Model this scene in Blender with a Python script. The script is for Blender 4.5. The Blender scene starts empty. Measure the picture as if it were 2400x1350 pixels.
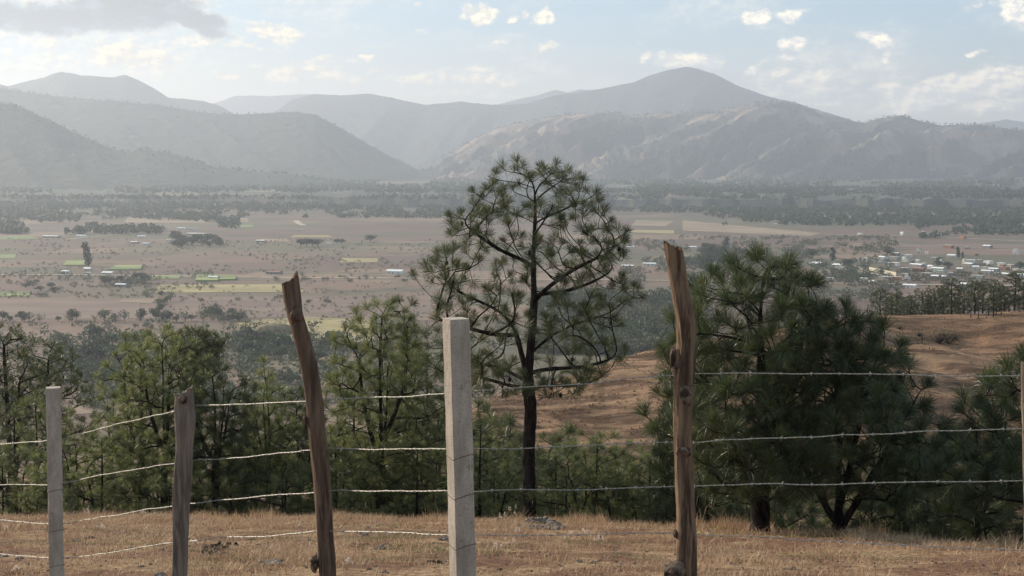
import bpy, math, random
import numpy as np
from mathutils import Vector
random.seed(7)
RNG = np.random.default_rng(11)
S = bpy.context.scene
COL = S.collection
R = math.radians

# ------------------------------------------------------------------ camera
E = 1.6                      # eye height (m)
F = 3400.0                   # focal length measured in photo pixels (2400 wide)
PITCH = math.atan(305 / F)
cam = bpy.data.cameras.new('camera'); cam.sensor_width = 36; cam.lens = F / 2400 * 36
cam.clip_start = 0.1; cam.clip_end = 90000
co = bpy.data.objects.new('camera', cam); COL.objects.link(co)
co.location = (0, 0, E); co.rotation_euler = (math.pi / 2 - PITCH, 0, 0)
S.camera = co

def ray(px, py):
    a = (px - 1200) / F; b = (675 - py) / F
    return np.array([a, math.cos(PITCH) + b * math.sin(PITCH), -math.sin(PITCH) + b * math.cos(PITCH)])
def at(px, py, Y):           # the point seen at a photo pixel, Y metres ahead
    d = ray(px, py); k = Y / d[1]
    return np.array([d[0] * k, Y, E + d[2] * k])
def onz(px, py, z):          # the point seen at a photo pixel, on the level z
    d = ray(px, py); k = (z - E) / d[2]
    return np.array([d[0] * k, d[1] * k, z])

# ------------------------------------------------------------------ sky, sun, exposure
SUN_AZ, SUN_EL = R(-54), R(25)           # left of the view, low
S.view_settings.view_transform = 'Standard'; S.view_settings.look = 'None'
S.view_settings.exposure = 0.44; S.view_settings.gamma = 1; S.view_settings.use_curve_mapping = False
sl = bpy.data.lights.new('sun', 'SUN'); sl.energy = 5.0; sl.angle = R(0.53); sl.color = (1, .86, .67)
so = bpy.data.objects.new('sun', sl); COL.objects.link(so)
sd = Vector((math.sin(SUN_AZ) * math.cos(SUN_EL), math.cos(SUN_AZ) * math.cos(SUN_EL), math.sin(SUN_EL)))
so.rotation_euler = sd.to_track_quat('Z', 'Y').to_euler()

class NT:
    """small node helper"""
    def __init__(s, nt): s.nt = nt
    def n(s, t, ins=None, **kw):
        nd = s.nt.nodes.new(t)
        for k, v in kw.items(): setattr(nd, k, v)
        for k, v in (ins or {}).items():
            i = nd.inputs[k]
            if isinstance(v, bpy.types.NodeSocket): s.nt.links.new(v, i)
            else: i.default_value = v
        return nd
    def m(s, op, a, b=0.0, c=None, clamp=False):
        i = {0: a, 1: b}
        if c is not None: i[2] = c
        return s.n('ShaderNodeMath', i, operation=op, use_clamp=clamp).outputs[0]
    def noise(s, vec, scale, detail=4, rough=.55, dist=0.0):
        nd = s.n('ShaderNodeTexNoise', {'Vector': vec, 'Scale': scale, 'Detail': detail, 'Roughness': rough, 'Distortion': dist})
        return nd.outputs[0]
    def mr(s, v, a, b, c=0.0, d=1.0, smooth=True):
        return s.n('ShaderNodeMapRange', {0: v, 1: a, 2: b, 3: c, 4: d}, interpolation_type='SMOOTHSTEP' if smooth else 'LINEAR').outputs[0]
    def mix(s, f, a, b):
        nd = s.n('ShaderNodeMix', data_type='RGBA')
        for k, v in ((0, f), (6, a), (7, b)):
            if isinstance(v, bpy.types.NodeSocket): s.nt.links.new(v, nd.inputs[k])
            else: nd.inputs[k].default_value = (*v, 1) if isinstance(v, tuple) and len(v) == 3 else v
        return nd.outputs[2]

W = bpy.data.worlds.new('World'); S.world = W; W.use_nodes = True
W.node_tree.nodes.clear(); w = NT(W.node_tree)
sky = w.n('ShaderNodeTexSky', sky_type='NISHITA'); sky.sun_disc = False
sky.sun_elevation = SUN_EL; sky.sun_rotation = SUN_AZ
sky.air_density = 1.0; sky.dust_density = 2.0; sky.ozone_density = 1.0; sky.altitude = 900
tc = w.n('ShaderNodeTexCoord').outputs['Generated']
sep = w.n('ShaderNodeSeparateXYZ', {0: tc})
yy = w.m('MAXIMUM', sep.outputs[1], 0.08)
pu = w.m('DIVIDE', sep.outputs[0], yy); pv = w.m('DIVIDE', sep.outputs[2], yy)
P = w.n('ShaderNodeCombineXYZ', {0: pu, 1: pv, 2: 0.0}).outputs[0]
# irregular outlines: the position is warped before the cloud banks are measured
wn = w.n('ShaderNodeTexNoise', {'Vector': P, 'Scale': 32.0, 'Detail': 5.0, 'Roughness': .6})
wv = w.n('ShaderNodeVectorMath', {0: wn.outputs[1], 1: (.5, .5, .5)}, operation='SUBTRACT').outputs[0]
wv = w.n('ShaderNodeVectorMath', {0: wv, 1: (.042, .022, 0)}, operation='MULTIPLY').outputs[0]
PW = w.n('ShaderNodeVectorMath', {0: P, 1: wv}, operation='ADD').outputs[0]
# cloud banks: centre, half width, half height, tilt, density, darkness
CL = [(150, 42, 390, 44, 0, 1, 1), (430, 38, 150, 34, 12, 1, 1), (500, 78, 80, 20, 8, .8, .9), (300, 10, 230, 34, 0, 1, 1), (30, 52, 160, 30, 0, .9, .8),
      (50, 6, 110, 26, 0, .6, 0), (645, 70, 95, 26, 10, .75, .15), (470, 98, 190, 16, 3, .55, 0), (40, 90, 140, 18, 0, .5, .1),
      (300, 135, 150, 45, 3, .8, .42), (90, 140, 150, 55, 0, .42, .1), (380, 160, 80, 40, 0, .45, .4), (530, 184, 58, 13, 0, .6, .5),
      (715, 168, 120, 24, 0, .75, .3), (750, 140, 100, 11, 0, .5, 0), (600, 155, 30, 10, 0, .6, 0), (800, 180, 70, 14, 0, .5, .1),
      (1120, 28, 44, 23, 0, 1, .05), (1196, 38, 25, 11, 0, .8, 0), (1235, 36, 12, 8, 0, .8, 0), (1272, 34, 26, 18, 0, 1, .05),
      (1285, 105, 40, 13, -8, .85, .05), (1168, 108, 28, 6, 0, .5, 0), (858, 127, 26, 8, -5, .7, 0), (970, 68, 30, 12, 0, .4, 0),
      (832, 73, 14, 7, 10, .5, 0), (988, 2, 10, 7, 0, .7, 0), (985, 192, 80, 22, -4, .6, .12), (1120, 182, 140, 30, 3, .62, .12),
      (1060, 222, 210, 12, 0, .35, 0), (870, 160, 30, 12, 0, .4, 0), (1500, 110, 16, 5, 0, .4, 0),
      (1610, 142, 84, 22, -5, .85, .08), (1515, 145, 26, 14, -20, .7, 0), (1768, 43, 42, 21, -12, 1, .12), (1850, 35, 48, 13, -6, .7, .05),
      (1870, 98, 44, 21, 0, .9, .15), (2045, 92, 55, 20, 12, .9, .2), (2080, 130, 22, 34, -10, .75, .15), (1955, 100, 40, 14, 0, .3, 0),
      (1900, 172, 150, 34, -4, .6, .15), (1765, 163, 26, 16, -30, .7, 0), (1880, 205, 190, 30, 0, .45, .1), (1830, 130, 90, 10, -8, .4, 0),
      (2240, 215, 240, 40, -9, 1.1, .1), (2360, 180, 110, 32, -6, .95, .2), (2140, 215, 120, 22, 4, .8, .08), (2330, 245, 150, 24, 0, .7, .1),
      (2385, 25, 60, 38, 20, .75, .15), (2280, 127, 18, 7, 0, .7, 0), (2290, 15, 26, 7, 0, .4, 0), (2210, 45, 22, 10, 30, .25, 0), (1950, 238, 90, 9, 0, .4, 0),
      # banks that stand outside the picture
      (-500, 60, 420, 110, 0, 1, .6), (-1100, 120, 380, 90, 0, .9, .4), (3000, 60, 300, 60, 0, .8, .2), (3500, 150, 400, 70, 0, .9, .2), (700, -400, 600, 80, 0, .8, .3), (2100, -500, 500, 70, 0, .8, .1)]
dens = dark = None
for cx, cy, rx, ry, rot, de, dk in CL:
    d = ray(cx, cy)
    mp = w.n('ShaderNodeMapping', {0: PW, 1: (d[0] / d[1], d[2] / d[1], 0), 2: (0, 0, R(-rot)), 3: (rx / F * 1.15, ry / F * 1.25, 1)}, vector_type='TEXTURE').outputs[0]
    ln = w.n('ShaderNodeVectorMath', {0: mp}, operation='LENGTH').outputs[1]
    v = w.mr(ln, 1.12, .2, 0.0, de)
    dens = v if dens is None else w.m('MAXIMUM', dens, v)
    if dk > 0:
        v2 = w.m('MULTIPLY', v, dk)
        dark = v2 if dark is None else w.m('MAXIMUM', dark, v2)
SQ = w.n('ShaderNodeVectorMath', {0: P, 1: (1, 1.7, 1)}, operation='MULTIPLY').outputs[0]
n1 = w.noise(SQ, 55.0, 9, .68)
SQ2 = w.n('ShaderNodeVectorMath', {0: SQ, 1: (-.0035, .0045, 0)}, operation='ADD').outputs[0]
n2 = w.noise(SQ2, 55.0, 5, .62)
body = w.m('ADD', dens, w.m('MULTIPLY', w.m('SUBTRACT', n1, .52), 1.8))
alpha = w.m('MULTIPLY', w.mr(body, .0, .95), w.mr(dens, 0.0, .25))
lit = w.mr(w.m('SUBTRACT', n1, n2), -.10, .10)
veil = w.m('MULTIPLY', w.mr(w.noise(w.n('ShaderNodeVectorMath', {0: PW, 1: (1, 2.6, 1)}, operation='MULTIPLY').outputs[0], 9.0, 7, .6), .44, .72), .42)
alpha = w.m('MAXIMUM', alpha, veil)
shade = w.m('MULTIPLY', w.mr(w.m('ADD', dark, w.m('MULTIPLY', w.m('SUBTRACT', n1, .5), .5)), .25, .75), 1.0)
SKYC = sky.outputs[0]
# a thin pale veil lies over the blue
pale = w.mix(0.80, SKYC, w.mix(w.mr(pv, .01, .10), w.mix(w.mr(pu, -.3, .25), (5.8, 4.9, 3.3), (5.6, 5.4, 4.6)), (2.9, 4.1, 5.0)))
BR = w.mix(w.mr(pu, -.35, .35), (9.6, 7.8, 4.8), (13.0, 11.2, 8.4))
MID = w.mix(w.mr(pu, -.35, .35), (5.0, 4.5, 3.7), (7.2, 7.0, 6.6))
cbr = w.mix(w.m('MULTIPLY', lit, .9), MID, BR)
ccol = w.mix(w.m('MULTIPLY', shade, .95), cbr, (1.3, 1.5, 1.7))
final = w.mix(w.m('MULTIPLY', alpha, .93), pale, ccol)
bg = w.n('ShaderNodeBackground', {0: final, 1: 0.12})
w.nt.links.new(bg.outputs[0], w.n('ShaderNodeOutputWorld').inputs[0])

# ------------------------------------------------------------------ helpers
def vn(x, y, seed=0):
    """value noise, -1..1"""
    x = np.asarray(x, float); y = np.asarray(y, float)
    xi = np.floor(x).astype(np.int64); yi = np.floor(y).astype(np.int64); fx = x - xi; fy = y - yi
    fx = fx * fx * (3 - 2 * fx); fy = fy * fy * (3 - 2 * fy)
    def h(a, b):
        n = (a * 374761393 + b * 668265263 + seed * 974634777) & 0xffffffff
        n = ((n ^ (n >> 13)) * 1274126177) & 0xffffffff
        return ((n ^ (n >> 16)) & 0xffff) / 32767.5 - 1
    return (h(xi, yi) * (1 - fx) + h(xi + 1, yi) * fx) * (1 - fy) + (h(xi, yi + 1) * (1 - fx) + h(xi + 1, yi + 1) * fx) * fy
def fbm(x, y, o=4, seed=0, g=.5):
    s = 0; a = 1
    for i in range(o): s = s + a * vn(np.asarray(x) * 2 ** i, np.asarray(y) * 2 ** i, seed + i); a *= g
    return s
def mesh(name, V, Fc, mat=None, parent=None, smooth=False, loc=None, mi=None):
    """V (n,3); Fc (m,k) array or a list of such arrays"""
    V = np.asarray(V, np.float32).reshape(-1, 3)
    if not isinstance(Fc, list): Fc = [Fc]
    Fc = [np.asarray(f, np.int32) for f in Fc if len(f)]
    me = bpy.data.meshes.new(name)
    nl = sum(f.size for f in Fc); nf = sum(len(f) for f in Fc)
    me.vertices.add(len(V)); me.vertices.foreach_set('co', V.ravel())
    me.loops.add(nl); me.loops.foreach_set('vertex_index', np.concatenate([f.ravel() for f in Fc]))
    me.polygons.add(nf)
    tot = np.concatenate([np.full(len(f), f.shape[1], np.int32) for f in Fc])
    me.polygons.foreach_set('loop_start', np.concatenate([[0], np.cumsum(tot)[:-1]]).astype(np.int32))
    me.polygons.foreach_set('use_smooth', np.full(nf, bool(smooth)))
    me.update(calc_edges=True)
    for m_ in (mat if isinstance(mat, (list, tuple)) else [mat]):
        if m_: me.materials.append(m_)
    if mi is not None: me.polygons.foreach_set('material_index', np.asarray(mi, np.int32))
    o = bpy.data.objects.new(name, me); COL.objects.link(o)
    if parent is not None: o.parent = parent
    if loc is not None: o.location = loc
    return o
def tag(o, label=None, cat=None, group=None, kind=None):
    for k, v in (('label', label), ('category', cat), ('group', group), ('kind', kind)):
        if v: o[k] = v
    return o
def thing(name, label, cat, loc=(0, 0, 0), group=None):
    o = bpy.data.objects.new(name, None); COL.objects.link(o); o.location = [float(q) for q in loc]
    o.empty_display_size = .1
    return tag(o, label, cat, group)
def dup(root, loc, rz=0, sc=(1, 1, 1), label=None, group=None):
    r = root.copy(); COL.objects.link(r); r.location = [float(q) for q in loc]; r.rotation_euler = (0, 0, rz); r.scale = sc
    if label: r['label'] = label
    if group: r['group'] = group
    for ch in list(root.children):
        c = ch.copy(); COL.objects.link(c); c.parent = r
    return r
def gridf(nr, nc):
    i = np.arange(nr - 1)[:, None] * nc + np.arange(nc - 1)[None, :]
    return np.stack([i, i + 1, i + nc + 1, i + nc], -1).reshape(-1, 4)
def box(x0, x1, y0, y1, z0, z1):
    V = np.array([[x, y, z] for z in (z0, z1) for x, y in ((x0, y0), (x1, y0), (x1, y1), (x0, y1))], float)
    Q = np.array([[0, 3, 2, 1], [4, 5, 6, 7], [0, 1, 5, 4], [1, 2, 6, 5], [2, 3, 7, 6], [3, 0, 4, 7]])
    return V, Q
def join(parts):
    Vs, Fs, b = [], [], 0
    for V, Q in parts: Vs.append(V); Fs.append(np.asarray(Q) + b); b += len(V)
    return np.concatenate(Vs), np.concatenate(Fs)
_ICO = {}
def ico(sub=2):
    if sub in _ICO: return _ICO[sub]
    import bmesh
    bm = bmesh.new(); bmesh.ops.create_icosphere(bm, subdivisions=sub, radius=1)
    V = np.array([v.co[:] for v in bm.verts]); Q = np.array([[v.index for v in f.verts] for f in bm.faces]); bm.free()
    _ICO[sub] = (V, Q); return V, Q
def tube(pts, rad, sides=6, cap=True):
    """tube along pts (n,3) with radii (n,)"""
    pts = np.asarray(pts, float); n = len(pts); rad = np.broadcast_to(rad, (n,))
    T = np.gradient(pts, axis=0); T /= np.linalg.norm(T, axis=1)[:, None] + 1e-9
    up = np.array([0, 0, 1.]) if abs(T[:, 2]).mean() < .8 else np.array([0, 1., 0])
    A = np.cross(T, up); A /= np.linalg.norm(A, axis=1)[:, None] + 1e-9; B = np.cross(A, T)
    th = np.arange(sides) * 2 * np.pi / sides
    V = pts[:, None] + rad[:, None, None] * (A[:, None] * np.cos(th)[None, :, None] + B[:, None] * np.sin(th)[None, :, None])
    i = np.arange(n - 1)[:, None] * sides; j = np.arange(sides)[None]; j2 = (j + 1) % sides
    Q = np.stack([i + j, i + j2, i + sides + j2, i + sides + j], -1).reshape(-1, 4)
    return V.reshape(-1, 3), Q

# ------------------------------------------------------------------ materials
def material(name, f, bump=None, rough=.9, spec=.2, metal=0.0, dist=.02):
    m_ = bpy.data.materials.new(name); m_.use_nodes = True; m_.node_tree.nodes.clear(); t = NT(m_.node_tree)
    pos = t.n('ShaderNodeNewGeometry').outputs['Position']
    obj = t.n('ShaderNodeTexCoord').outputs['Object']
    col = f(t, pos, obj) if callable(f) else (*f, 1)
    b = t.n('ShaderNodeBsdfPrincipled', {'Base Color': col, 'Roughness': rough, 'Specular IOR Level': spec, 'Metallic': metal})
    if bump:
        h = bump(t, pos, obj)
        nb = t.n('ShaderNodeBump', {'Height': h, 'Distance': dist, 'Strength': 1.0}).outputs[0]
        t.nt.links.new(nb, b.inputs['Normal'])
    t.nt.links.new(b.outputs[0], t.n('ShaderNodeOutputMaterial').inputs[0])
    return m_
def two(c1, c2, scale, lo=.4, hi=.6, detail=5, obj_space=False, st=(1, 1, 1)):
    def f(t, pos, obj):
        v = obj if obj_space else pos
        v = t.n('ShaderNodeVectorMath', {0: v, 1: st}, operation='MULTIPLY').outputs[0]
        return t.mix(t.mr(t.noise(v, scale, detail), lo, hi), c1, c2)
    return f
def leafmat(name, c1, c2, scale, transl=.35, rough=.45, spec=.5):
    m_ = bpy.data.materials.new(name); m_.use_nodes = True; m_.node_tree.nodes.clear(); t = NT(m_.node_tree)
    g = t.n('ShaderNodeNewGeometry')
    fac = t.m('ADD', t.m('MULTIPLY', t.noise(g.outputs['Position'], scale, 2), .7), t.m('MULTIPLY', g.outputs['Random Per Island'], .5))
    col = t.mix(t.mr(fac, .35, .85), c1, c2)
    if 'pine' in name: col = t.mix(t.m('MULTIPLY', t.mr(t.noise(g.outputs['Position'], 3.1, 3), .62, .72), .75), col, (.15, .095, .045))
    b = t.n('ShaderNodeBsdfPrincipled', {'Base Color': col, 'Roughness': rough, 'Specular IOR Level': spec})
    tr = t.n('ShaderNodeBsdfTranslucent', {0: col})
    mx = t.n('ShaderNodeMixShader', {0: transl, 1: b.outputs[0], 2: tr.outputs[0]})
    t.nt.links.new(mx.outputs[0], t.n('ShaderNodeOutputMaterial').inputs[0])
    return m_
M_needle = leafmat('pine_needles', (.034, .046, .022), (.12, .135, .06), 1.5, .45, .40, .6)
M_needle2 = leafmat('pine_needles_pale', (.055, .074, .034), (.25, .27, .11), 1.2, .5, .42, .6)
M_needled = leafmat('pine_needles_dark', (.026, .038, .020), (.11, .135, .055), 1.1, .38, .40, .6)
M_bark = material('pine_bark', two((.012, .010, .010), (.042, .032, .028), 14, .35, .65, st=(1, 1, .4)), lambda t, p, o: t.noise(p, 40, 5), .95, .1, dist=.02)
M_leaf = leafmat('leaves', (.030, .045, .022), (.065, .085, .035), .08, .3, .6, .3)
M_leafd = leafmat('dry_leaves', (.07, .075, .045), (.13, .12, .08), .08, .3, .7, .2)
M_wood_far = material('forest', (.035, .045, .028))
M_grass = leafmat('dry_grass', (.24, .14, .09), (.56, .40, .25), 2.0, .3, .6, .3)
M_dirt = material('dry_grass_ground', lambda t, p, o: t.mix(t.mr(t.noise(p, 1.1, 6, .6), .42, .62), t.mix(t.mr(t.noise(p, 9, 6, .7), .35, .7), (.12, .062, .042), (.27, .155, .10)), t.mix(t.mr(t.noise(p, 14, 5), .3, .7), (.19, .115, .07), (.48, .33, .20))),
                  lambda t, p, o: t.noise(p, 22, 8, .75), .95, .1, dist=.05)

# ------------------------------------------------------------------ near ground
def ground_z(x, y):
    x = np.asarray(x, float); y = np.asarray(y, float)
    u = x / np.maximum(y, 6)
    yc = np.interp(u, [-.8, -.353, 0, .12, .353, .8], [28, 26, 24, 21.7, 17.5, 14]) + .35 * vn(u * 14, u * 0 + 3)
    z = -.127 * np.minimum(y, 7.1) - .207 * np.maximum(y - 7.1, 0)
    q = (y - yc) / .8
    z = z - .33 * .8 * np.where(q > 20, q, np.log1p(np.exp(np.minimum(q, 20))))
    return z + .035 * fbm(x * .7, y * .7, 4, 5) * np.clip((y - 2) / 6, .2, 1)
ys = np.concatenate([np.arange(-30, 9, 1.5), np.arange(9, 30, .12), np.geomspace(30, 115, 60)])
xs = np.concatenate([np.linspace(-130, -13, 50), np.arange(-12.9, 12.9, .14), np.linspace(13, 130, 50)])
X, Y = np.meshgrid(xs, ys); Z = ground_z(X, Y)
tag(mesh('ground', np.stack([X, Y, Z], -1), gridf(len(ys), len(xs)), M_dirt, smooth=True), 'dry reddish grass slope behind the wire fence', kind='structure')

# ------------------------------------------------------------------ brown hillside across the gully
def terr(t, p, o):
    q = t.n('ShaderNodeVectorMath', {0: p, 1: (.35, 1.2, 2.4)}, operation='MULTIPLY').outputs[0]
    return q
M_hill = material('hill_grass', lambda t, p, o: t.mix(t.mr(t.noise(terr(t, p, o), .22, 7, .66, .6), .42, .60), (.16, .098, .066), t.mix(t.mr(t.noise(p, .05, 5), .4, .6), (.45, .285, .18), (.33, .20, .125))),
                  lambda t, p, o: t.m('ADD', t.noise(terr(t, p, o), .30, 9, .72, .8), t.m('MULTIPLY', t.noise(p, .9, 5, .7), .35)), .95, .1, dist=2.6)
SIL = [(700, 1220), (1000, 1040), (1100, 965), (1150, 935), (1250, 912), (1350, 878), (1450, 843), (1560, 812), (1700, 790), (1900, 760), (2040, 741), (2200, 738), (2300, 736), (2400, 727), (2700, 700), (3300, 680)]
px = np.linspace(700, 3200, 420)
sy = np.interp(px, [s[0] for s in SIL], [s[1] for s in SIL])
Yc = np.interp(px, [700, 1150, 1560, 2400, 3200], [150, 200, 232, 275, 300])
tt = np.concatenate([np.linspace(0, 1, 150), 1 + np.linspace(.02, 1, 30)])
V = np.zeros((len(tt), len(px), 3))
zc = E - (sy - 370) / F * Yc
for i, t_ in enumerate(tt):
    if t_ <= 1:
        y = 105 + (Yc - 105) * t_
        s_ = np.sin(min(t_, 1) * math.pi / 2) ** 1.0
        z = -50 + (zc + 50) * (1 - (1 - t_) ** 2.1)
    else:
        y = Yc + (t_ - 1) * 330; z = zc - 120 * (t_ - 1) ** 1.15 - 6 * (t_ - 1)
    x = (px - 1200) / F * y
    en = min(1, max(0, (1 - t_)) * 7) * min(1, t_ * 4) if t_ <= 1 else 0
    z = z + en * (1.9 * fbm(x / 34 + y / 50, y / 22, 5, 3) + .8 * vn(x / 14 + y / 30, y / 5.0, 9) + .25 * vn(x / 7, y / 2.4 + x / 9, 19)) - en * 3.2 * np.exp(-((px - (2010 + 260 * t_ * 0)) / 60.) ** 2) * 0
    # a gully cuts the spur under its crest on the right
    g = np.exp(-(((y - (Yc - 26)) / 9.) ** 2)) * np.clip((px - 1950) / 120, 0, 1) * np.clip((2330 - px) / 150, 0, 1)
    z = z - 2.0 * g
    V[i, :, 0] = x; V[i, :, 1] = y; V[i, :, 2] = z
HILLV = V.copy()
tag(mesh('hillside', V, gridf(len(tt), len(px)), M_hill, smooth=True), 'bare brown grass hillside beyond the pines', kind='structure')
def hill_pt(p_, k=1.0):      # a point on the hillside surface (k=1 is its crest)
    j = int(np.clip(np.searchsorted(px, p_), 0, len(px) - 1)); i = int(np.clip(round(149 * k), 0, len(tt) - 1))
    return HILLV[i, j]

# ------------------------------------------------------------------ valley floor
VZ = E - 150
def valley_col(t, p, o):
    q = t.n('ShaderNodeVectorMath', {0: p, 1: (.0032, .0062, 0)}, operation='MULTIPLY').outputs[0]
    q = t.n('ShaderNodeMapping', {0: q, 2: (0, 0, .12)}).outputs[0]
    vo = t.n('ShaderNodeTexVoronoi', {'Vector': q, 'Scale': 1.0, 'Randomness': .85}, feature='F1', distance='CHEBYCHEV')
    r = t.n('ShaderNodeSeparateColor', {0: vo.outputs['Color']}).outputs[0]
    cr = t.n('ShaderNodeValToRGB', {0: r}); cr.color_ramp.interpolation = 'CONSTANT'
    el = cr.color_ramp.elements
    cols = [(0, (0.122, 0.080, 0.061)), (.2, (0.174, 0.113, 0.083)), (.4, (0.139, 0.091, 0.070)), (.58, (0.104, 0.091, 0.057)), (.7, (0.209, 0.144, 0.100)), (.86, (0.148, 0.096, 0.071))]
    el[0].position = 0; el[0].color = (*cols[0][1], 1); el[1].position = .2; el[1].color = (*cols[1][1], 1)
    for a, c in cols[2:]:
        e = el.new(a); e.color = (*c, 1)
    n = t.noise(p, .012, 7, .65)
    c = t.mix(t.mr(n, .50, .66), cr.outputs[0], (.075, .075, .05))
    n3 = t.noise(p, .0016, 5, .6)
    c = t.mix(t.mr(n3, .46, .62, 0, .75), c, (.11, .105, .065))
    far = t.mr(t.n('ShaderNodeSeparateXYZ', {0: p}).outputs[1], 3300.0, 4700.0)
    return t.mix(t.m('MULTIPLY', far, .75), c, (.05, .055, .04))
M_valley = material('valley_fields', valley_col)
gx = np.linspace(-21400, 21400, 80); gy = np.concatenate([[-21400, -8000, -2000], np.geomspace(330, 21400, 60)])
X, Y = np.meshgrid(gx, gy)
tag(mesh('valley_floor', np.stack([X, Y, X * 0 + VZ], -1), gridf(len(gy), len(gx)), M_valley), 'dry valley floor of brown fields and scrub', kind='structure')
# lower slopes of our own hill, between the gully and the valley
n_ = 90
xs = np.linspace(-900, 500, n_); ys = np.linspace(112, 760, 60); X, Y = np.meshgrid(xs, ys)
Z = np.interp(Y, [112, 300, 480, 640, 760], [-52, -105, -138, VZ - .5, VZ - 6]) + 3 * fbm(X / 80, Y / 80, 4, 31) * np.clip((Y - 112) / 60, 0, 1)
tag(mesh('lower_slope', np.stack([X, Y, Z], -1), gridf(60, n_), M_hill, smooth=True), kind='structure')
# raised terrace with a steep edge
M_scarp = material('terrace_scarp', two((.04, .043, .036), (.075, .064, .05), .004, .4, .6))
M_terr = material('terrace_top', two((.05, .055, .04), (.17, .14, .09), .0018, .52, .66))
pxx = np.linspace(-900, 3400, 300)
ye = np.interp(pxx, [-900, 500, 900, 1500, 1700, 2400, 3400], [5000, 4700, 4450, 4350, 4300, 4250, 4500]) + 40 * fbm(pxx / 60, pxx * 0, 4, 8)
rows = []
for dy, dz in ((-60, -1), (0, 22), (12, 27), (300, 28), (2000, 28), (6000, 26)):
    y = ye + dy; rows.append(np.stack([(pxx - 1200) / F * y, y, np.full_like(y, VZ + dz) + (4 * fbm(pxx / 25, pxx * 0 + dy / 300., 3, 3) if dz > 0 else 0)], -1))
V = np.array(rows); Q = gridf(6, 300)
mi = np.zeros(len(Q)); mi[:299 * 2] = 1
tag(mesh('terrace', V, Q, [M_terr, M_scarp], mi=mi), kind='structure')

# ------------------------------------------------------------------ mountains
def forest_or_grass(k1, k2):
    return lambda t, p, o: t.mix(t.mr(t.noise(p, .0011, 7, .6), k1, k2), (.035, .045, .03), (.20, .135, .09))
def ravines(t, p, o): return t.m('ADD', t.noise(p, .0045, 8, .62), t.m('MULTIPLY', t.noise(p, .02, 4, .6), .25))
M_mt = material('mountain_forest', forest_or_grass(.64, .78), ravines, dist=70)
M_mtg = material('mountain_grass', lambda t, p, o: t.mix(t.mr(t.noise(p, .0011, 8, .66), .47, .585), (.065, .06, .045), (.30, .20, .13)), ravines, dist=35)
RIDGES = []
def ridge(sil, Yc, Yf, zf, mat, relief, shear, seed, trees=1.0, x0=-500, x1=2900, per=130, fade=None, nx=620, nt=46):
    p_ = np.linspace(x0, x1, nx)
    s = np.interp(p_, [q[0] for q in sil], [q[1] for q in sil])
    bump = np.abs(vn(p_ / 5.5, p_ * 0, seed)) * 1.4 + np.abs(vn(p_ / 2.6, p_ * 0, seed + 1)) * .8
    s = s - trees * bump * (.4 + .6 * (vn(p_ / 40, p_ * 0, seed + 2) > -.2)) + .7 * fbm(p_ / 22, p_ * 0, 3, seed + 4)
    zc = E + (370 - s) / F * Yc
    T = np.concatenate([np.linspace(0, 1, nt), 1 + np.linspace(.06, 1, 8)]); V = np.zeros((len(T), nx, 3))
    for i, t_ in enumerate(T):
        if t_ <= 1:
            y = Yf + (Yc - Yf) * t_ + 0 * p_; sh = t_ ** 1.15
            z = zf + (zc - zf) * sh
            q = p_ + shear * (1 - t_) + 12 * fbm(p_ / 120, t_ * 3 + 0 * p_, 2, seed + 7)
            rd = 1 - 2 * np.abs(vn(q / per, 0 * q + .35 * t_, seed + 9)); rd2 = 1 - 2 * np.abs(vn(q / (per * .37), 0 * q + t_, seed + 10))
            y = y - relief * .7 * (rd * .7 + rd2 * .3) * math.sin(math.pi * min(t_ * 1.0, 1)) ** .8
            z = z + np.clip((zc - zf) / 500., 0, 1) * relief * (rd * .6 + rd2 * .25 - .35) * math.sin(math.pi * t_) ** .8 + relief * .12 * fbm(p_ / 18, 0 * p_ + t_ * 14, 3, seed + 11) * math.sin(math.pi * t_)
        else:
            y = Yc + (t_ - 1) * (Yc - Yf) * .8 + 0 * p_; z = zc + (zf - zc) * (t_ - 1) ** 1.2
        V[i, :, 0] = (p_ - 1200) / F * y; V[i, :, 1] = y; V[i, :, 2] = z
    RIDGES.append((p_, V))
    tag(mesh('mountain', V, gridf(len(T), nx), mat, smooth=False if relief < 1 else True), kind='structure')
L3 = [(-500, 120), (-200, 190), (0, 240), (60, 256), (130, 286), (200, 322), (270, 351), (300, 358), (350, 352), (400, 360), (450, 373), (500, 391), (600, 402), (700, 412), (800, 428), (950, 447), (1300, 500)]
L2 = [(-500, 160), (0, 207), (60, 216), (150, 230), (300, 240), (400, 252), (500, 267), (560, 271), (640, 266), (700, 264), (740, 270), (800, 300), (870, 342), (930, 375), (980, 397), (1050, 415), (1300, 460)]
L1 = [(-500, 240), (-60, 190), (0, 196), (25, 205), (60, 196), (110, 185), (150, 171), (175, 174), (200, 180), (270, 185), (300, 178), (325, 187), (360, 205), (400, 230), (480, 239), (510, 246), (550, 266), (620, 300), (900, 380)]
L0 = [(-500, 260), (400, 270), (500, 246), (560, 226), (640, 227), (730, 222), (800, 240), (1100, 262), (1180, 243), (1230, 231), (1265, 224), (1300, 212), (1330, 220), (1360, 211), (1400, 217), (1500, 240), (1900, 300), (2180, 305), (2270, 293), (2350, 281), (2400, 288), (2500, 290), (2900, 240)]
MM = [(-500, 400), (550, 330), (650, 262), (690, 236), (740, 222), (800, 226), (870, 222), (920, 232), (1000, 248), (1080, 240), (1150, 248), (1230, 245), (1300, 226), (1400, 212), (1480, 196), (1540, 173), (1580, 164), (1605, 160), (1630, 164), (1670, 176), (1720, 202), (1800, 230), (1850, 240), (1950, 270), (2020, 292), (2200, 330), (2900, 400)]
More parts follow.
